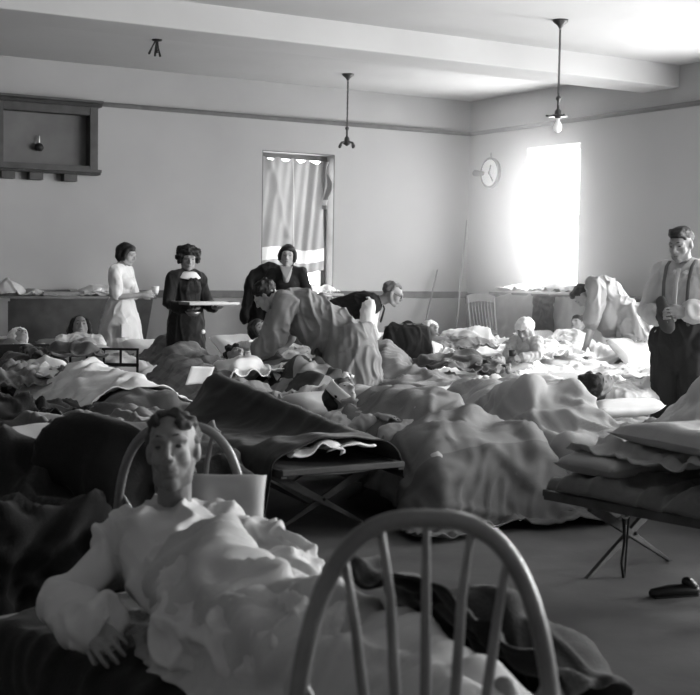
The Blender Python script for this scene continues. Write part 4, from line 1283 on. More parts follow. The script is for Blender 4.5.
mb = MB(); mb.ell((0, -.125, 1.24), (.014, .012, .012)); mb.ell((-.026, -.12, 1.242), (.020, .009, .014)); mb.ell((.026, -.12, 1.242), (.020, .009, .014)); mb.tube([(0, -.14, 1.23), (.004, -.165, 1.02), (0, -.155, .86)], .004, 6)
obj('bow', mb, black_cot, root, smooth=True)
mb = MB(); mb.ell((.08, -.175, .74), (.022, .012, .022)); obj('pendant', mb, mat('enamel_white', .85, .25), root, smooth=True)
stockings(J, root, shoe)
Mp = Matrix.Translation((q.x, q.y, 0)) @ Matrix.Rotation(rz, 4, 'Z')
tw = Mp @ V((.02, -.38, 1.005)); tray = empty('tray', tw, rz-.1); tag(tray, 'long flat metal tray held level by the woman in black', 'tray')
mb = MB(); mb.box((-.26, -.12, 0), (.26, .12, .008)); obj('base', mb, mat('tray_metal', .25, .35, metal=.6), tray)
mb = MB(); 
for a, b in (((-.26, -.12), (.26, -.115)), ((-.26, .115), (.26, .12)), ((-.26, -.115), (-.255, .115)), ((.255, -.115), (.26, .115))): mb.box((a[0], a[1], 0), (b[0], b[1], .03))
obj('rim', mb, mat('tray_metal', .25, .35, metal=.6), tray)
mb = MB(); mb.box((-.15, -.07, .0), (.17, .07, .02)); tag(obj('folded_paper', mb, mat('cloth_g78', .62, .9), loc=tw+V((0, 0, .009)), rotz=rz), 'stack of pale papers lying in the tray', 'paper')
bw = Mp @ V((-.13, -.33, .90)); mb = MB(); mb.lathe([(.001, 0), (.04, 0), (.075, .04), (.072, .04), (.038, .006), (.001, .005)]); tag(obj('bowl', mb, mat('tray_metal', .25, .35, metal=.6), smooth=True, loc=bw), 'small shiny bowl held under the tray by the woman in black', 'bowl')

# ---- woman by the curtained window
q = W(287, 300, 14.3); rz = face(-.05, -1); root = person('person', (q.x, q.y, 0), rz, 'young woman with bobbed hair in a dark V-necked dress in front of the curtained window')
J = stand(1.60, .95)
J['elL'] = V((.24, -.0, 1.05)); J['elR'] = V((-.26, .0, 1.07)); J['wrL'] = V((.10, -.24, 1.05)); J['wrR'] = V((-.09, -.24, 1.02))
H = headmat(J['head'], (.05, -1, -.10), (.08, 0, 1), 1.03)
make_body('body', J, H, root, skin_pale, facedark, lipm, w=.92, s=.97, voxel=.0078, hands={'L': ((-.3, -1, .0), (0, 0, 1), .4), 'R': ((.3, -1, .05), (0, 0, 1), .4)},
          extra=lambda mb: mb.tube([(0, -.055, 1.33), (0, -.105, 1.22)], [.06, .035], flat=.6, front=(0, -1, 0)))
make_hair(H, root, hair_dark, 'bob', 8)
def g(mb):
    body_prims(mb, J, .90, .985, legs=False, infl=.012, sleeves=.8)
    mb.tube([(.05, -.06, 1.17), (-.05, -.06, 1.17)], .058)
    skirt(mb, (0, .01, 1.03), (0, .02, .35), .15, .22, folds=6, amp=.04, seed=5, flat=.85)
make_garment('dress', g, root, mat('charcoal_dress', .025, .9, .2, 6, .1, 150), seed=7, amp=.006, sc=.12)
mb = MB(); mb.prism([(-.075, 1.375), (.075, 1.375), (.0, 1.20)], 1, -.142, -.118); obj('neckline', mb, skin_pale, root, bevel=.01)
stockings(J, root, shoe)
Mp = Matrix.Translation((q.x, q.y, 0)) @ Matrix.Rotation(rz, 4, 'Z')
mb = MB(); mb.box((-.16, -.10, 0), (.16, .10, .018)); tag(obj('open_book', mb, mat('paper_white', .85, .8), loc=Mp @ V((0, -.36, 1.09)), rotz=rz), 'white pad held level by the woman at the window', 'book')
# dark coats on a rack beside her
q = W(268, 300, 15.0)
def g(mb):
    mb.tube([(-.19, 0, 1.22), (-.06, 0, 1.31), (.1, 0, 1.30), (.22, 0, 1.2)], [.07, .085, .085, .06]); mb.tube([(0, 0, 1.25), (0, .0, .8), (.0, .0, .35)], [.17, .22, .26], flat=.5, front=(0, -1, 0), nu=20)
    mb.tube([(-.2, -.0, 1.2), (-.27, -.02, .75)], [.07, .06]); mb.tube([(.2, -.0, 1.2), (.27, -.02, .75)], [.07, .06])
root = empty('hung_coat', (q.x, q.y, 0), face(0, -1)); tag(root, 'dark coat hanging on a stand left of the woman at the window', 'coat')
make_garment('coat_body', g, root, black_cot, seed=17, amp=.012, sc=.14)
mb = MB(); mb.tube([(0, .0, .02), (0, .0, 1.36)], .018, 10); mb.lathe([(.001, 0), (.2, 0), (.19, .02), (.03, .05), (.001, .05)]); obj('stand', mb, darkwood, root, smooth=True)

# ---- bending poses
def bend(hz=.86, lean=.62, up=.26, k=1.0, reach=(.12, .22), drop=.42, headd=.20, headz=.02):
    J = dict(pelvis=V((0, .13, hz)), waist=V((0, .0, hz+up*.45)), chest=V((0, -lean*.52, hz+up*.9)), neck=V((0, -lean*.86, hz+up*1.06)),
             head=V((0, -lean-headd*.7, hz+up*1.0+headz)), shL=V((.175, -lean*.78, hz+up*.95)), shR=V((-.175, -lean*.78, hz+up*.95)),
             hiL=V((.09, .12, hz-.02)), hiR=V((-.09, .12, hz-.02)), knL=V((.10, .08, .47)), knR=V((-.10, .10, .47)), anL=V((.10, .16, .08)), anR=V((-.10, .20, .08)),
             toL=V((.12, .01, .03)), toR=V((-.12, .05, .03)))
    for S, sx in (('L', 1), ('R', -1)):
        J['el'+S] = V((sx*.21, -lean*.78-reach[0], hz+up*.95-drop*.55)); J['wr'+S] = V((sx*.13, -lean*.78-reach[1]-.05, hz+up*.95-drop*1.1))
    return {a: b*k for a, b in J.items()}

# woman stooping over a cot in the middle
q = W(338, 350, 10.1); rz = face(-.93, .18); root = person('person', (q.x, q.y, 0), rz, 'dark-haired woman in a pale grey dress stooping low over a cot in the middle')
J = bend(.80, .50, .30, reach=(.10, .30), drop=.48, headd=.14, headz=.04)
H = headmat(J['head'], (0, -.75, -.75), (0, -.7, .72), 1.0)
make_body('body', J, H, root, skin_pale, facedark, lipm, w=.92, s=.97, voxel=.0075, hands={'L': ((-.2, -.8, -.6), (-.5, .3, -.6), .5), 'R': ((.2, -.8, -.6), (.5, .3, -.6), .5)})
make_hair(H, root, hair_dark, 'tousled', 8)
grey_dress = mat('grey_dress', .22, .9, .08, 6, .1, 150)
def g(mb):
    body_prims(mb, J, 1.0, 1.02, legs=False, infl=.034, sleeves=.66)
    mb.tube([(0, -.30, .98), (0, -.10, .84)], [.15, .17], nu=18)
    skirt(mb, (0, .08, .93), (0, .13, .27), .19, .27, folds=9, amp=.10, seed=5, flat=.98)
make_garment('dress', g, root, grey_dress, seed=9, amp=.016, sc=.16)
mb = MB()
mb.tube([(0, -.16, .80), (0, -.12, .62), (0, -.10, .36)], [.12, .17, .19], flat=.25, front=(0, -1, 0), nu=20); obj('apron', mb, mat('dark_apron', .06, .9, .1, 6, .1, 150), root, smooth=True)
stockings(J, root, shoe)

# man in a waistcoat bending to the right
q = W(333, 350, 12.75); rz = face(.95, -.12); root = person('person', (q.x, q.y, 0), rz, 'balding man in spectacles, dark waistcoat, white shirt and tie, bending over a cot')
J = bend(.86, .48, .16, reach=(-.02, .0), drop=.44, headd=.16, headz=.10)
J['wrL'] = V((.14, -.50, .50)); J['wrR'] = V((-.14, -.46, .52))
H = headmat(J['head'], (0, -.9, -.42), (0, -.4, .9), 1.04)
make_body('body', J, H, root, skin, facedark, lipm, w=1.05, s=1.02, voxel=.0078, hands={'L': ((-.1, -.9, -.3), (-.2, 0, -1), .5), 'R': ((.1, -.9, -.3), (.2, 0, -1), .5)})
make_hair(H, root, hair_grey, 'thin', 9)
def g(mb): body_prims(mb, J, 1.06, 1.03, legs=False, infl=.012, sleeves=.92)
make_garment('shirt', g, root, white_cot, seed=12, amp=.008, sc=.10)
def g(mb):
    body_prims(mb, J, 1.06, 1.03, legs=False, infl=.036, arms=False)
make_garment('waistcoat', g, root, mat('black_wool', .012, .9, .1, 8, .1, 150), seed=13, amp=.004)
mb = MB(); a = J['neck']; mb.tube([a+V((0, -.07, .02)), a+V((0, -.10, -.06)), a+V((0, -.07, -.17))], [.018, .022, .030], flat=.4, front=(0, -1, -.3)); obj('necktie', mb, black_cot, root, smooth=True)
mb = MB(); mb.tube([a+V((.05, .03, .015)), a+V((.055, -.05, .005)), a+V((.0, -.09, -.02)), a+V((-.055, -.05, .005)), a+V((-.05, .03, .015))], .016, 8); obj('collar', mb, white_cot, root, smooth=True)
def g(mb):
    mb.tube([J['pelvis'], J['pelvis'].lerp(J['waist'], .5)], [.165, .15], flat=.8, front=(0, -1, 0)); 
    for S in 'LR': mb.tube([J['hi'+S], J['kn'+S], J['an'+S]+V((0, 0, .02))], [.115, .090, .075])
make_garment('trousers', g, root, mat('dark_trousers', .03, .9, .1, 8, .1, 150), seed=14, amp=.007)
stockings(J, root, shoe)
sp = MB()
for sx in (-1, 1):
    c = [H @ V((sx*.033+.021*math.cos(t), -.092, .012+.019*math.sin(t))) for t in [2*PI*i/16 for i in range(17)]]
    sp.tube(c, .0028, 6, cap=False); sp.tube([H @ V((sx*.054, -.09, .014)), H @ V((sx*.075, -.02, .015))], .0025, 6)
sp.tube([H @ V((-.012, -.093, .014)), H @ V((.012, -.093, .014))], .0028, 6)
obj('spectacles', sp, iron, root, smooth=True)

# stooping figure on the right, in the glare
q = W(622, 340, 13.2); rz = face(-.95, .25); root = person('person', (q.x, q.y, 0), rz, 'person in a loose pale smock stooping far over in front of the right window')
J = bend(.86, .34, .36, reach=(.02, .05), drop=.55, headd=.10, headz=-.10)
H = headmat(J['head'], (0, -.4, -.95), (0, -.95, .2), 1.0)
make_body('body', J, H, root, skin_pale, facedark, lipm, w=.95, s=1.0, voxel=.0085, hands={'L': ((-.1, -.2, -1), (-1, .2, 0), .5), 'R': ((.1, -.2, -1), (1, .2, 0), .5)})
make_hair(H, root, hair_brown, 'cropped', 18)
def g(mb):
    body_prims(mb, J, 1.05, 1.03, legs=False, infl=.024, sleeves=.6)
    skirt(mb, (0, .08, 1.04), (0, .17, .70), .19, .235, folds=9, amp=.09, seed=8, flat=.95)
    mb.tube([(0, -.16, 1.06), (0, -.13, .88)], [.17, .17], flat=.8, front=(0, -1, 0))
make_garment('smock', g, root, mat('pale_smock', .30, .9, .06, 6, .1, 150), seed=19, amp=.018, sc=.18)
def g(mb):
    for S in 'LR': mb.tube([J['hi'+S], J['kn'+S], J['an'+S]+V((0, 0, .02))], [.115, .088, .070])
make_garment('trousers', g, root, mat('pale_trousers', .16, .9, .1, 8, .1, 150), seed=20, amp=.007)
stockings(J, root, shoe)

# man standing at the right edge
q = W(683, 300, 8.9); rz = face(-.55, -.80); root = person('person', (q.x, q.y, 0), rz, 'young man in a white shirt with braces and dark trousers standing at the right edge')
J = stand(1.70, .93)
J['elL'] = V((.27, .02, 1.12)); J['elR'] = V((-.26, .03, 1.10)); J['wrL'] = V((.12, -.22, 1.12)); J['wrR'] = V((-.08, -.24, 1.08))
J['head'] += V((-.01, -.04, -.01))
H = headmat(J['head'], (-.10, -1, -.30), (-.06, -.15, 1), 1.02)
make_body('body', J, H, root, skin, facedark, lipm, w=1.0, s=1.0, voxel=.0065, hands={'L': ((-.7, -.7, .1), (-.5, .6, 0), .7), 'R': ((.5, -.75, .2), (.5, .5, 0), .7)}, thin=.95)
make_hair(H, root, hair_dark, 'cropped', 10)
def g(mb): body_prims(mb, J, 1.0, 1.0, legs=False, infl=.018, sleeves=.95)
make_garment('shirt', g, root, mat('shirt_cotton', .55, .85, .05, 6, .1, 150), seed=22, amp=.014, sc=.12, voxel=.008)
def g(mb):
    mb.tube([V((0, .01, 1.05)), J['pelvis'], V((0, .01, .84))], [.178, .200, .19], flat=.86, front=(0, -1, 0)); mb.tube([J['hiL']+V((.02, 0, 0)), J['hiR']-V((.02, 0, 0))], .135)
    for S in 'LR': mb.tube([J['hi'+S], J['kn'+S], J['an'+S]+V((0, 0, .02))], [.128, .108, .088])
make_garment('trousers', g, root, mat('dark_trousers', .03, .9, .1, 8, .1, 150), seed=24, amp=.006)
for sx in (-1, 1):
    mb = MB(); mb.tube([(sx*.09, -.135, 1.03), (sx*.085, -.155, 1.2), (sx*.088, -.148, 1.32), (sx*.09, -.098, 1.43), (sx*.09, -.02, 1.475), (sx*.08, .06, 1.45), (sx*.06, .135, 1.3), (sx*.03, .14, 1.1)], .013, 8, flat=.35, front=(0, -1, 0)); obj('brace', mb, mat('brace_web', .12, .8), root, smooth=True)
mb = MB(); mb.tube([(0, -.158, 1.06), (0, -.166, 1.2), (0, -.150, 1.32), (0, -.105, 1.405)], .016, 8, flat=.3, front=(0, -1, 0)); obj('button_band', mb, mat('shirt_cotton', .55), root, smooth=True)
mb = MB(); a = J['neck']; mb.tube([a+V((.055, .05, .0)), a+V((.066, -.03, -.01)), a+V((.035, -.10, -.05))], .017, 8); mb.tube([a+V((-.055, .05, .0)), a+V((-.066, -.03, -.01)), a+V((-.035, -.10, -.05))], .017, 8); obj('collar', mb, white_cot, root, smooth=True)
stockings(J, root, shoe)
Mp = Matrix.Translation((q.x, q.y, 0)) @ Matrix.Rotation(rz, 4, 'Z')
def g(mb): mb.tube([(-.04, -.31, 1.19), (-.02, -.30, 1.09), (.0, -.28, 1.02)], [.035, .055, .045], flat=.5, front=(0, -1, 0))
r2 = empty('dark_glove', (q.x, q.y, 0), rz); tag(r2, 'dark cloth bag held in the hands of the young man at the right edge', 'bag'); make_garment('bag_body', g, r2, mat('dark_wool', .07, .9, .1, 9, .1, 90), seed=25, amp=.006)
r2.name = 'cloth_bag'

# ---- lying patients: head and shoulders at a pillow
def patient(px, py, D, head_to, look, label, hair=None, hm=None, size=1.0, skinm=None, gown=None, group=None, rise=.12, wrap=None, arm=None, voxel=.010, legs=False, zb=None):
    """px,py,D = head centre; head_to: unit vector (camera right, away) from hips to head"""
    c = W(px, py, D)
    hx = V((math.cos(YAW), -math.sin(YAW), 0)); gx = V((math.sin(YAW), math.cos(YAW), 0))
    ax = (hx*head_to[0] + gx*head_to[1]).normalized()
    f = (hx*look[0] + gx*look[1] + V((0, 0, look[2]))).normalized()
    root = person('person', (c.x, c.y, 0), 0, label, group)
    hc = V((0, 0, c.z)); zb = CH+.13 if zb is None else zb
    side = ax.cross(V((0, 0, 1)))
    k = size
    ne = hc - ax*.13*k + V((0, 0, -.05-rise*.2)); ch = hc - ax*.34*k; ch.z = zb + rise*.1; wa = hc - ax*.56*k; wa.z = zb; pe = hc - ax*.74*k; pe.z = zb
    J = dict(head=hc, neck=ne, chest=ch, waist=wa, pelvis=pe)
    J['neck'].z = max(zb, hc.z-.10)
    for S, s in (('L', 1), ('R', -1)):
        J['sh'+S] = ne - ax*.05*k + side*s*.155*k; J['sh'+S].z = max(zb, ne.z-.03)
        J['el'+S] = ch - ax*.12*k + side*s*.22*k; J['el'+S].z = zb-.01
        J['wr'+S] = wa - ax*.02*k + side*s*.10*k; J['wr'+S].z = zb+.12
        J['hi'+S] = pe + side*s*.08*k
        J['kn'+S] = pe - ax*.42*k + side*s*.10*k + V((0, 0, -.02)); J['an'+S] = pe - ax*.80*k + side*s*.10*k + V((0, 0, -.03)); J['to'+S] = J['an'+S] + V((0, 0, .10)) - ax*.02
    if arm:
        for S in arm: J['el'+S], J['wr'+S] = W(*arm[S][0]) - V((c.x, c.y, 0)), W(*arm[S][1]) - V((c.x, c.y, 0))
    upv = ax + V((0, 0, .35)) if abs(f.dot(ax)) < .9 else V((0, 0, 1))
    H = headmat(hc, f, upv, size)
    make_body('body', J, H, root, skinm or skin, facedark, lipm, w=.9*k, s=.92*k, voxel=voxel, front=(0, 0, 1), legs=legs, hands={'L': (-ax - side*.6, (0, 0, -1), .3), 'R': (-ax + side*.6, (0, 0, -1), .3)})
    if hair: make_hair(H, root, hm or hair_dark, hair, int(px), voxel=.008)
    if gown:
        make_garment('gown', lambda mb: body_prims(mb, J, .92*k, .95*k, front=(0, 0, 1), legs=False, infl=.016, sleeves=.85), root, gown, seed=int(px), amp=.009, sc=.09)
    if wrap:
        def g(mb):
            mb.ell((0, .025, .045), (.094, .10, .088), H)
            if wrap == 'scarf': mb.ell((0, .03, -.02), (.095, .085, .10), H)
        make_garment('head_wrap', g, root, wrap if not isinstance(wrap, str) else lin, seed=int(px)+1, amp=.009, sc=.07, voxel=.007)
    return root, H, J
patient(80, 327, 12.4, (-.15, .75), (.3, -.9, .30), 'girl with spread dark hair propped on a pillow at the left', 'long', hair_dark, .98, skin, lin, rise=.25)
patient(19, 338, 12.1, (-.4, .9), (.5, -.35, .7), 'patient with a white head wrap lying at the far left', None, None, .95, skin, lin, wrap='scarf', rise=.2)
patient(259, 330, 12.9, (-.75, .5), (.5, -.75, .45), 'pale patient lying by the white pillow left of the stooping woman', 'bob', hair_dark, .98, skin_pale, lin, rise=.2, arm={'R': ((238, 350, 12.0), (254, 343, 11.8)), 'L': ((262, 362, 11.5), (245, 358, 11.6))})
patient(235, 356, 10.6, (-.3, .9), (.6, -.5, .6), 'small dark-haired patient low on a cot right of the woman in black', 'tousled', hair_dark, .85, skin, lin, rise=.05)
patient(342, 397, 7.75, (-.5, .85), (.5, -.35, .6), 'patient with a broad white bandage round dark hair, near the picture centre', 'bob', hair_dark, 1.0, skin, mat('offwhite_sheet', .55), rise=.05, zb=CH+.06)
patient(493, 366, 10.6, (-.5, -.8), (.2, -.6, .7), 'tousled patient in crumpled sheets right of the centre', 'tousled', hair_brown, .95, skin, lin, rise=.05)
patient(597, 385, 8.75, (-.6, -.75), (.6, -.5, .7), 'sleeping dark-haired patient turned on the side, right of centre', 'tousled', hair_dark, 1.0, skin, lin, rise=.05)
patient(578, 325, 14.3, (.6, .7), (-.7, -.5, .4), 'patient with raised head beside a white roll below the bright window', 'tousled', hair_brown, .95, skin, lin, rise=.2)
patient(431, 331, 14.0, (-.4, .9), (.5, -.6, .5), 'patient in a peaked white cap at the far middle', None, None, .95, skin, lin, wrap='cap', rise=.2)

# white bandage round the head near the centre
root_b = empty('bandage', tuple(W(342, 394, 7.745))); root_b.rotation_euler = (.5, .45, .3)
R_ = [[(.103*math.cos(a), .103*math.sin(a), z) for a in [2*PI*i/36 for i in range(36)]] for z in (-.034, -.015, .015, .034)]
mb = MB(); mb.rings(R_, cap=False); o = obj('wrap', mb, lin, root_b, smooth=True); o.modifiers.new('t', 'SOLIDIFY').thickness = .012
tag(root_b, 'broad white bandage tied round the head near the centre', 'bandage')

# child in a white bonnet sitting on a cot
q = W(526, 350, 10.9); rz = face(-.55, -.75); root = person('person', (q.x, q.y, 0), rz, 'small child in a white knitted bonnet sitting up on a cot')
J = dict(pelvis=V((0, .02, .56)), waist=V((0, .02, .63)), chest=V((0, 0, .71)), neck=V((0, -.005, .785)), head=V((0, -.03, .865)), shL=V((.10, 0, .765)), shR=V((-.10, 0, .765)),
         elL=V((.14, -.06, .66)), elR=V((-.14, -.06, .66)), wrL=V((.06, -.17, .64)), wrR=V((-.06, -.17, .64)), hiL=V((.05, 0, .55)), hiR=V((-.05, 0, .55)), knL=V((.10, -.2, .57)), knR=V((-.10, -.2, .57)),
         anL=V((.04, -.34, .54)), anR=V((-.04, -.34, .54)), toL=V((.05, -.38, .59)), toR=V((-.05, -.38, .59)))
H = headmat(J['head'], (.1, -.9, -.45), (0, -.3, 1), .80)
make_body('body', J, H, root, skin, facedark, lipm, w=.62, s=.66, voxel=.006, hands={'L': ((-.4, -1, .0), (-.6, 0, -.4), .6), 'R': ((.4, -1, .0), (.6, 0, -.4), .6)})
def g(mb):
    mb.ell((0, .028, .045), (.100, .104, .096), H); mb.ell((0, -.02, .075), (.088, .07, .055), H)
    for sx in (-1, 1): mb.tube([(sx*.075, .0, .02), (sx*.072, -.0, -.05)], [.03, .022], mtx=H)
make_garment('bonnet', g, root, mat('bonnet_wool', .9, .9, .03, 30, .5, 200), seed=31, amp=.004, sc=.03, voxel=.006)
make_garment('jacket', lambda mb: body_prims(mb, J, .66, .70, legs=False, infl=.022, sleeves=.95), root, mat('soft_wool', .55, .9, .05, 20, .3, 160), seed=32, amp=.005, sc=.06, voxel=.006)
Mp = Matrix.Translation((q.x, q.y, 0)) @ Matrix.Rotation(rz, 4, 'Z')
mb = MB(); mb.lathe([(.001, 0), (.028, 0), (.032, .05), (.029, .05), (.026, .006), (.001, .005)]); tag(obj('cup', mb, mat('dark_enamel', .04, .3), smooth=True, loc=Mp @ V((.0, -.24, .655))), 'small dark cup in the hands of the child in the bonnet', 'cup')

# ------------------------------------------------------------------ reclining man in the foreground
LOW = .245
bx, by_, br = 1.49, 3.08, .231
rc = place_cot(bx, by_, 'low folding cot carrying the man in the nightshirt in the foreground', br); rc.scale = (1.0, 1, LOW/CH)
RB = Matrix.Rotation(br, 4, 'Z'); RBi = RB.inverted(); BC = V((bx, by_, 0))
def toB(p): return RBi @ (V(p) - BC)
mb = MB(); mb.box((-.34, -.94, LOW-.012), (.34, .90, LOW+.05)); tag(obj('mattress_pad', mb, mat('ticking', .33), bevel=.02, loc=BC, rotz=br), 'thin mattress under the man in the nightshirt', 'mattress', 'thin mattress pads on the cots')
root = person('person', (bx, by_, 0), 0, 'gaunt man in a loose white nightshirt reclining in the left foreground, looking up')
def L_(px, py, D): return W(px, py, D) - BC
J = dict(head=L_(173, 452, 3.80), neck=L_(174, 520, 3.90), chest=L_(178, 552, 3.74), waist=L_(205, 592, 3.54), pelvis=L_(240, 622, 3.30),
         shR=L_(118, 548, 3.78), shL=L_(238, 540, 3.96), elR=L_(62, 606, 3.58), wrR=L_(94, 628, 3.32), elL=L_(286, 563, 3.80), wrL=L_(300, 585, 3.52),
         hiR=L_(205, 640, 3.28), hiL=L_(275, 622, 3.36), knR=L_(330, 690, 2.92), knL=L_(385, 655, 3.02), anR=L_(470, 752, 2.55), anL=L_(500, 725, 2.66), toR=L_(475, 715, 2.52), toL=L_(505, 690, 2.63))
toc = -fw
H = headmat(J['head'], (-fw.x*1-.02, -fw.y, .16), (rt.x*.04, rt.y*.04+.25, 1), 1.06)
H = H @ Matrix.Diagonal((.91, 1, 1.04, 1))
fr_ = (J['chest']-J['shR']).cross(J['shL']-J['shR']); fr_ = fr_ if fr_.z > 0 else -fr_
beard = mat('stubble', .155, .7, .1, 40)
make_body('body', J, H, root, mat('weathered_skin', .19, .55, .12, 25, .1, 150, spec=.4), mat('deep_set_eye', .05, .5), mat('dry_lips', .13, .5), w=1.0, s=1.0, voxel=.0046, front=fr_, thin=.90, stubble=beard, sm=7,
          hands={'R': (L_(118, 655, 3.12)-J['wrR'], (rt.x*.6, rt.y*.6, -.7), .8), 'L': (L_(325, 610, 3.3)-J['wrL'], (0, 0, -1), .4)},
          extra=lambda mb: (mb.tube([(-.012, -.085, -.040), (0, -.096, -.0415), (.012, -.085, -.040)], [.007, .009, .007], mtx=H),
                            mb.tube([J['neck']+V((0, 0, .0))+fr_.normalized()*.03, J['head']+V((0, 0, -.11))], [.022, .018])))
make_hair(H, root, mat('grizzled_hair', .05, .6, .3, 60, .5, 240), 'swept', 12, voxel=.005)
def g(mb):
    body_prims(mb, J, 1.06, 1.05, front=fr_, legs=False, infl=.022, sleeves=None, arms=False)
    for S in 'LR':
        a, b, c = J['sh'+S], J['el'+S], J['wr'+S]
        mb.tube([a, a.lerp(b, .5), b, b.lerp(c, .5), b.lerp(c, .93)], [.068, .068, .066, .066, .066], nu=18)
    mb.tube([J['pelvis'], J['pelvis'].lerp((J['knL']+J['knR'])/2, .7)], [.19, .17], flat=.62, front=(0, 0, 1), nu=18)
make_garment('nightshirt', g, root, mat('nightshirt_cotton', .50, .9, .06, 6, .1, 150), seed=41, amp=.022, sc=.16, stretch=(1, 1, 1), voxel=.0065, sm=3)
a = J['neck']
mb = MB(); fn = fr_.normalized()
ringp = [a + V((0, 0, -.012)) + rt*(.068*math.cos(t)) + (-gxv if False else V((math.sin(YAW), math.cos(YAW), 0))*-.062*math.sin(t)) + V((0, 0, -.018*max(0, math.sin(t)))) for t in [2*PI*i/24 for i in range(25)]]
mb.tube(ringp, .012, 8, cap=False); obj('neckband', mb, mat('nightshirt_cotton', .50), root, smooth=True)

# sheet over him
F = Field(1.7, .02); F.rect(-.395, .395, -.985, .95, LOW+.03); F.rect(-.37, .37, -.95, .92, LOW+.06)
F0 = Field(1.7, .02); F0.Z = F.Z.copy(); F0.soft(2)
def fc(a, b, r, r2=None):
    p, q_ = toB(J[a]+BC), toB(J[b]+BC); F.cap(tuple(p), tuple(q_), r, r2)
fc('chest', 'waist', .150, .140); fc('waist', 'pelvis', .140, .145); fc('hiL', 'knL', .11, .08); fc('hiR', 'knR', .11, .08); fc('knL', 'anL', .08, .06); fc('knR', 'anR', .08, .06); fc('wrR', 'wrR', .05, .05)
for S in 'LR':
    p = toB(J['to'+S]+BC); F.ell((p.x, p.y, LOW+.04), (.07, .08, max(.05, p.z-LOW)))
F.soft(2)
X = drape(F0, 1.35, 1.75, (-.05, -.05), squeeze=.95, seed=332, res=.034, clear=.004, steps=46, crease=.4)
tag(sheet_obj('blanket', X, blanket_mat('black'), thick=.007, loc=BC, rotz=br), 'black blanket under the reclining man, hanging over the side of his cot', 'blanket')
X = drape(F, 1.15, 1.42, (.08, -.40), rot=.0, squeeze=.90, crease=1.3, seed=333, res=.026, clear=.012, steps=46)
tag(sheet_obj('sheet', X, mat('lap_sheet', .42, .9, .05, 4, .06, 80, wrinkle=6.0), thick=.007, loc=BC, rotz=br), 'pale sheet across the lap of the man in the nightshirt', 'sheet')
# turned-down brighter edge and the heap of linen beyond his hip
F2 = Field(1.7, .02); F2.Z = F.Z.copy(); F2.soft(1)
X = drape(F2, .62, .28, (.16, .36), rot=.25, squeeze=.80, seed=336, res=.02, clear=.03, steps=30)
X = drape(F2, .70, .62, (.34, .0), rot=.5, squeeze=.74, seed=337, res=.022, clear=.03, steps=34)
tag(sheet_obj('towel', X, mat('white_sheet', .78), thick=.007, loc=BC, rotz=br), 'crumpled white linen beside the hip of the reclining man', 'linen')
def jk(F_):
    r = np.random.RandomState(4)
    for i in range(5): F_.ell((r.uniform(-.2, .3), r.uniform(-.75, -.5), LOW+.1), (.16, .16, r.uniform(.10, .17)))
jk(F2); F2.soft(3)
X = drape(F2, .95, .60, (.20, -.62), rot=.1, squeeze=.85, seed=338, res=.024, clear=.055, steps=40)
tag(sheet_obj('jacket', X, mat('black_cloth', .010), thick=.008, loc=BC, rotz=br), 'black jacket thrown over the foot of the cot behind the front chair', 'jacket')

# pillow behind his shoulders, propped on the chair back
pw = W(226, 512, 4.12); pillow(pw.x, pw.y, pw.z, .26, .27, .13, .95, face(0, -1)+.05, mat('pillow_grey', .32, .9, .05), 'grey pillow propped behind the shoulders of the reclining man', 340)
chairw = mat('chair_wood', .13, .35, .25, 10, .04, 60, spec=.5)
c = W(188, 500, 4.42); bow_chair('bow_back_chair', (c.x, c.y, 0), face(.0, 1), chairw, hw=.215, top=.865, label='bow-back chair standing behind the head of the reclining man', n=5, splay=.05) 
c = W(441, 600, 2.02); bow_chair('bow_back_chair', (c.x, c.y, 0), face(.05, -1), mat('chair_wood_front', .15, .32, .25, 10, .04, 60, spec=.5), hw=.232, top=.955, label='bow-back chair with turned spindles nearest in the picture', n=7, r=.0145, splay=.06)

# ---- black coats at the left edge
c = W(30, 560, 4.75); ch1 = bow_chair('bow_back_chair', (c.x, c.y, 0), face(.5, -1), chairw, hw=.21, top=.64, label='bow-back chair at the left edge under black coats', n=5)
F = Field(1.2, .02); F.rect(-.26, .26, -.26, .22, .47); F.rect(-.24, .24, .16, .30, .66); F.soft(2)
X = drape(F, 1.2, 1.25, (0, .05), squeeze=.9, seed=401, res=.034, steps=50, clear=.02, crease=1.9)
tag(sheet_obj('coat', X, blanket_mat('black'), thick=.01, loc=(c.x, c.y, 0), rotz=face(.5, -1)), 'black coat draped over the chair at the left edge', 'coat')
c = W(122, 560, 5.0)
root = empty('stool', (c.x, c.y, 0), .4); tag(root, 'stool hidden under a black coat behind the reclining man', 'stool')
mb = MB(); mb.lathe([(.001, .60), (.17, .60), (.18, .615), (.17, .63), (.001, .63)]); obj('seat', mb, chairw, root, smooth=False)
for k in range(4):
    a_ = PI/4+k*PI/2; mb = MB(); mb.tube([(.11*math.cos(a_), .11*math.sin(a_), .60), (.19*math.cos(a_), .19*math.sin(a_), .014)], [.014, .014], 8); obj('leg', mb, chairw, root, smooth=True)
F = Field(1.2, .02); F.rect(-.2, .2, -.2, .2, .66); F.ell((.0, .0, .6), (.2, .16, .14)); F.soft(2)
X = drape(F, 1.15, 1.0, (0, 0), squeeze=.88, seed=403, res=.032, steps=50, clear=.012, crease=2.2)
tag(sheet_obj('coat', X, blanket_mat('black'), thick=.01, loc=(c.x, c.y, 0), rotz=.4), 'black fur-like coat heaped on the stool behind the reclining man', 'coat')
c = W(28, 455, 5.3); pillow(c.x, c.y, c.z, .70, .42, .17, .25, .35, blanket_mat('pale'), 'grey pillow lying on black coats at the left edge', 405)

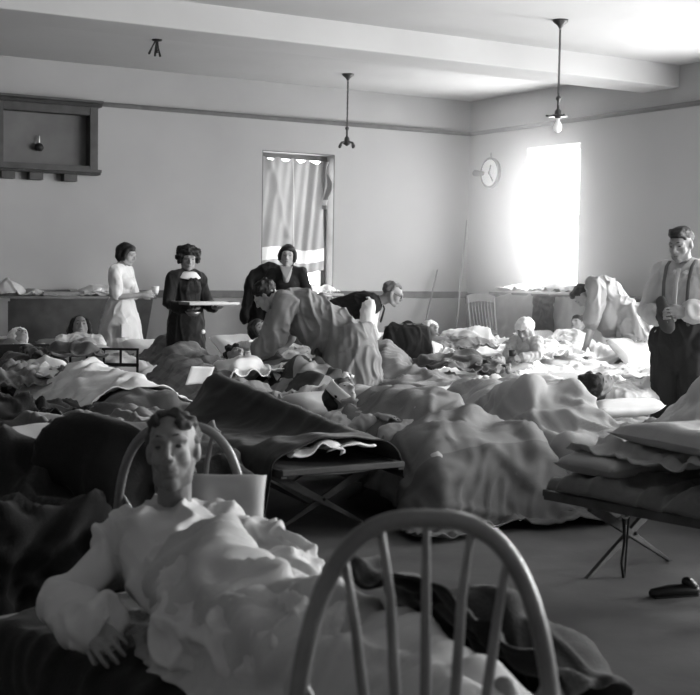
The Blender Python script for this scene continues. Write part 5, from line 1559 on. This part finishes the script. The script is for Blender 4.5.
# ---- chair with a black coat in the middle distance
c = W(403, 340, 11.29); slat_chair((c.x, c.y, 0), face(.1, -1)+PI, 'wooden chair under a black coat in the middle distance', mat('grey_chair_wood', .20), sc=.88)
def g(mb):
    R = []
    for k in range(15):
        t = k/14; wd = .185+.05*math.sin(t*1.6)+.02*t; dp = .055+.04*math.sin(PI*min(1, t*1.2)); z = .90-.44*t
        if k == 0: wd, dp = .13, .03
        R.append([(wd*math.copysign(abs(math.cos(a))**.6, math.cos(a))*(1+.03*t*math.sin(9*a+2)), -.24+dp*math.sin(a)*(1+.3*t*math.sin(7*a)), z + (.012*math.cos(a*2) if k == 0 else 0)) for a in [2*PI*i/60 for i in range(60)]])
    mb.rings(R); mb.ell((0, -.24, .905), (.05, .035, .02))
root = empty('coat', (c.x, c.y, 0), face(.1, -1)); tag(root, 'black coat hung over a chair back in the middle distance', 'coat')
make_garment('coat_body', g, root, mat('black_coat', .018, .9, .1, 8, .1, 120), seed=60, amp=.006, sc=.12)

# ---- iron cot end on the left
a = W(69, 346, 10.9); b = W(139, 344.5, 10.9); zt = a.z; zb = zt-.155
d = (b-a); d.z = 0; Lh = d.length; root = empty('bed_end', ((a.x+b.x)/2, (a.y+b.y)/2, 0), math.atan2(d.y, d.x)); tag(root, 'black iron bed end with upright bars in front of the girl on the left', 'bed')
for z, h in ((zt-.02, .02), (zb, .03)):
    mb = MB(); mb.box((-Lh/2, -.012, z-h/2), (Lh/2, .012, z+h/2)); obj('cross_bar', mb, iron, root, bevel=.003)
for k in range(5):
    x = -Lh/2+.012+(Lh-.024)*k/4
    mb = MB(); mb.box((x-.010, -.010, .001 if k in (0, 4) else zb), (x+.010, .010, zt-.01)); obj('upright', mb, iron, root, bevel=.003)
a = W(6, 354, 11.4); b = W(42, 352, 11.2); mb = MB()
tag(obj('foot_board', MB_box := (lambda: (mb.box((-.22, -.02, -.10), (.22, .02, .08)), mb)[1])(), iron, loc=((a.x+b.x)/2, (a.y+b.y)/2, W(24, 353, 11.3).z), rotz=-.2), 'dark board standing at the end of the far left cot', 'board')

# ---- folded cards, papers, loose linen
def card(px, py, D, w, h, rz, g_, label, tilt=1.1, fold_=.3):
    X = np.zeros((9, 9, 3))
    for i in range(9):
        for j in range(9):
            u = i/8-.5; v = j/8
            X[i, j] = (u*w, -v*h*math.cos(tilt) - fold_*abs(u)*h*.5, v*h*math.sin(tilt) - .1*h*u*v)
    p = W(px, py, D)
    return tag(sheet_obj('folded_paper', X, mat('cloth_g%d' % int(g_*100), g_*.8, .9), thick=.003, loc=p, rotz=rz), label, 'paper')
card(196, 384, 8.7, .20, .14, face(.3, -1)+.5, .8, 'pale folded paper standing left of the charcoal tent-like blanket')
card(50, 384, 9.6, .26, .16, face(-.3, -1), .75, 'pale folded paper standing left of the broad white sheet')
card(448, 403, 9.0, .26, .12, face(.3, -1), .6, 'pale square card lying on bedding right of the picture centre', tilt=.7)
def lump(px, py, D, w, l, h, kind, label, seed, rz=0, name='linen_bundle', cat='linen', sq=.72, crease=1.5):
    p = W(px, py, D) - V((0, 0, .05)); F = Field(.9, .02); r = np.random.RandomState(seed)
    for i in range(7):
        a_, b_ = w*r.uniform(.16, .36), l*r.uniform(.16, .36)
        F.ell((r.uniform(-w*.32, w*.32), r.uniform(-l*.32, l*.32), 0.0), (a_, b_, min(h*r.uniform(.35, 1.0), .7*min(a_, b_))))
    F.soft(2)
    X = drape(F, w*1.35, l*1.35, squeeze=sq, seed=seed, res=.026, steps=24, iters=6, clear=.006, noise=.03, crease=crease)
    return tag(sheet_obj(name, X, blanket_mat(kind), thick=.007, loc=p, rotz=rz), label, cat)
lump(52, 372, 9.4, .34, .55, .22, 'white', 'twisted white cloth bundle beside the iron bed end', 501)
lump(62, 352, 10.9, .5, .5, .22, 'mid', 'heap of grey clothes just left of the iron bed end', 502, name='clothes_heap', cat='clothes')
lump(455, 345, 13.0, .5, .5, .24, 'grey', 'grey rolled blanket behind the black coat chair', 503, name='rolled_blanket', cat='blanket')
lump(470, 340, 13.6, .6, .5, .24, 'white', 'white bedding heap at the far middle beside the capped patient', 504)
lump(545, 352, 12.6, .6, .5, .18, 'white', 'white bedding heap right of the child in the bonnet', 505)
lump(500, 392, 9.3, .6, .6, .20, 'offwhite', 'heap of pale cloth below the tousled patient', 506)
lump(455, 365, 10.6, .5, .5, .24, 'mid', 'dark grey cloth bundle left of the tousled patient', 509, name='clothes_heap', cat='clothes')
lump(300, 372, 9.9, .5, .5, .20, 'white', 'white linen heap at the feet of the stooping woman', 510)
lump(318, 402, 9.0, .45, .5, .30, 'fleck', 'speckled rounded pillow bundle in front of the stooping woman', 511, sq=.9)
lump(400, 352, 11.4, .7, .4, .12, 'fleckw', 'speckled cloth below the hands of the man in the waistcoat', 512)
lump(235, 372, 9.6, .5, .4, .14, 'white', 'white cloth beyond the tip of the charcoal blanket', 513)
lump(125, 428, 7.0, .8, .5, .12, 'grey', 'grey folded blanket above the head of the reclining man', 514, name='folded_blanket', cat='blanket')
lump(55, 440, 6.4, .8, .5, .13, 'mid', 'dark rumpled blanket above the black coats on the left', 515, name='folded_blanket', cat='blanket')
lump(10, 412, 7.5, .8, .6, .17, 'black', 'black clothes heaped at the left edge', 516, name='clothes_heap', cat='clothes')
lump(22, 378, 9.3, .8, .6, .14, 'grey', 'grey blanket heap at the left edge behind the black clothes', 517, name='folded_blanket', cat='blanket')

# ---- things on the floor at the right
c = W(676, 574, 5.45); sh = empty('shoe', (c.x, c.y, 0), face(-1, -.3)); sh.scale = (.85, .80, .8); tag(sh, 'dark worn shoe lying by the leg of the right foreground cot', 'shoe')
mb = MB(); mb.tube([(0, .11, .03), (0, .05, .032), (0, -.05, .030), (0, -.13, .026)], [.034, .036, .036, .028], 12); mb.tube([(0, .10, .05), (0, .07, .075)], [.034, .030], 12)
for i, v in enumerate(mb.v): mb.v[i] = (v[0], v[1], max(v[2], .003))
obj('upper', mb, shoe, sh, smooth=True)
mb = MB(); mb.box((-.032, -.14, 0), (.032, .13, .010)); obj('sole', mb, shoe, sh, bevel=.004)
c = W(624, 515, 5.75); mb = MB(); mb.tube([(0, 0, 0), (.008, 0, -.12), (-.006, .0, -.22), (.012, 0, -.30)], [.010, .006, .006, .008], 8); mb.tube([(.03, 0, 0), (.022, 0, -.15), (.014, 0, -.30)], .005, 6)
tag(obj('strap', mb, iron, smooth=True, loc=(c.x, c.y, c.z)), 'dark strap hanging from the right foreground cot', 'strap')
c = W(623, 512, 5.72); mb = MB(); mb.lathe([(.022, -.006), (.030, 0), (.022, .006), (.014, 0), (.022, -.006)], nu=20, mtx=Matrix.Rotation(PI/2, 4, 'X')); tag(obj('buckle', mb, mat('pale_metal', .5), smooth=True, loc=(c.x, c.y-.02, c.z)), 'small pale ring buckle on the right foreground cot', 'buckle')
# ------------------------------------------------------------------ haze volume added to imitate lens glare round the bright window
if HAZE > 0:
    hz = (RW[0][0]+RW[0][1])/2
    mb = MB(); mb.box((XR-3.4, 8.9, .02), (XR-.004, YB-.004, ZC-.27))
    m = bpy.data.materials.new('halation_haze'); m.use_nodes = True; nt = m.node_tree; N = nt.nodes; L = nt.links
    N.remove(N['Principled BSDF']); o_ = N['Material Output']
    vs = N.new('ShaderNodeVolumeScatter'); vs.inputs['Anisotropy'].default_value = .55; vs.inputs['Color'].default_value = (1, 1, 1, 1)
    g = N.new('ShaderNodeNewGeometry'); sb = N.new('ShaderNodeVectorMath'); sb.operation = 'DISTANCE'
    sb.inputs[1].default_value = (XR-.1, hz-.6, 2.05); L.new(g.outputs['Position'], sb.inputs[0])
    mr = N.new('ShaderNodeMapRange'); mr.interpolation_type = 'SMOOTHERSTEP'; mr.inputs['From Min'].default_value = .0; mr.inputs['From Max'].default_value = 3.3; mr.inputs['To Min'].default_value = HAZE; mr.inputs['To Max'].default_value = 0
    L.new(sb.outputs['Value'], mr.inputs['Value']); L.new(mr.outputs[0], vs.inputs['Density']); L.new(vs.outputs[0], o_.inputs['Volume'])
    o = obj('halation_haze', mb, m); tag(o, 'haze volume added for the lens glare around the right window', 'haze', kind='stuff')
SC.cycles.volume_step_rate = 3.0
SC.cycles.volume_bounces = 3
SC.view_settings.view_transform = 'Standard'; SC.view_settings.look = 'None'; SC.view_settings.gamma = 1; SC.view_settings.use_curve_mapping = False
SC.view_settings.exposure = 0.27
SC.cycles.use_denoising = True
SC.cycles.max_bounces = 8; SC.cycles.diffuse_bounces = 5
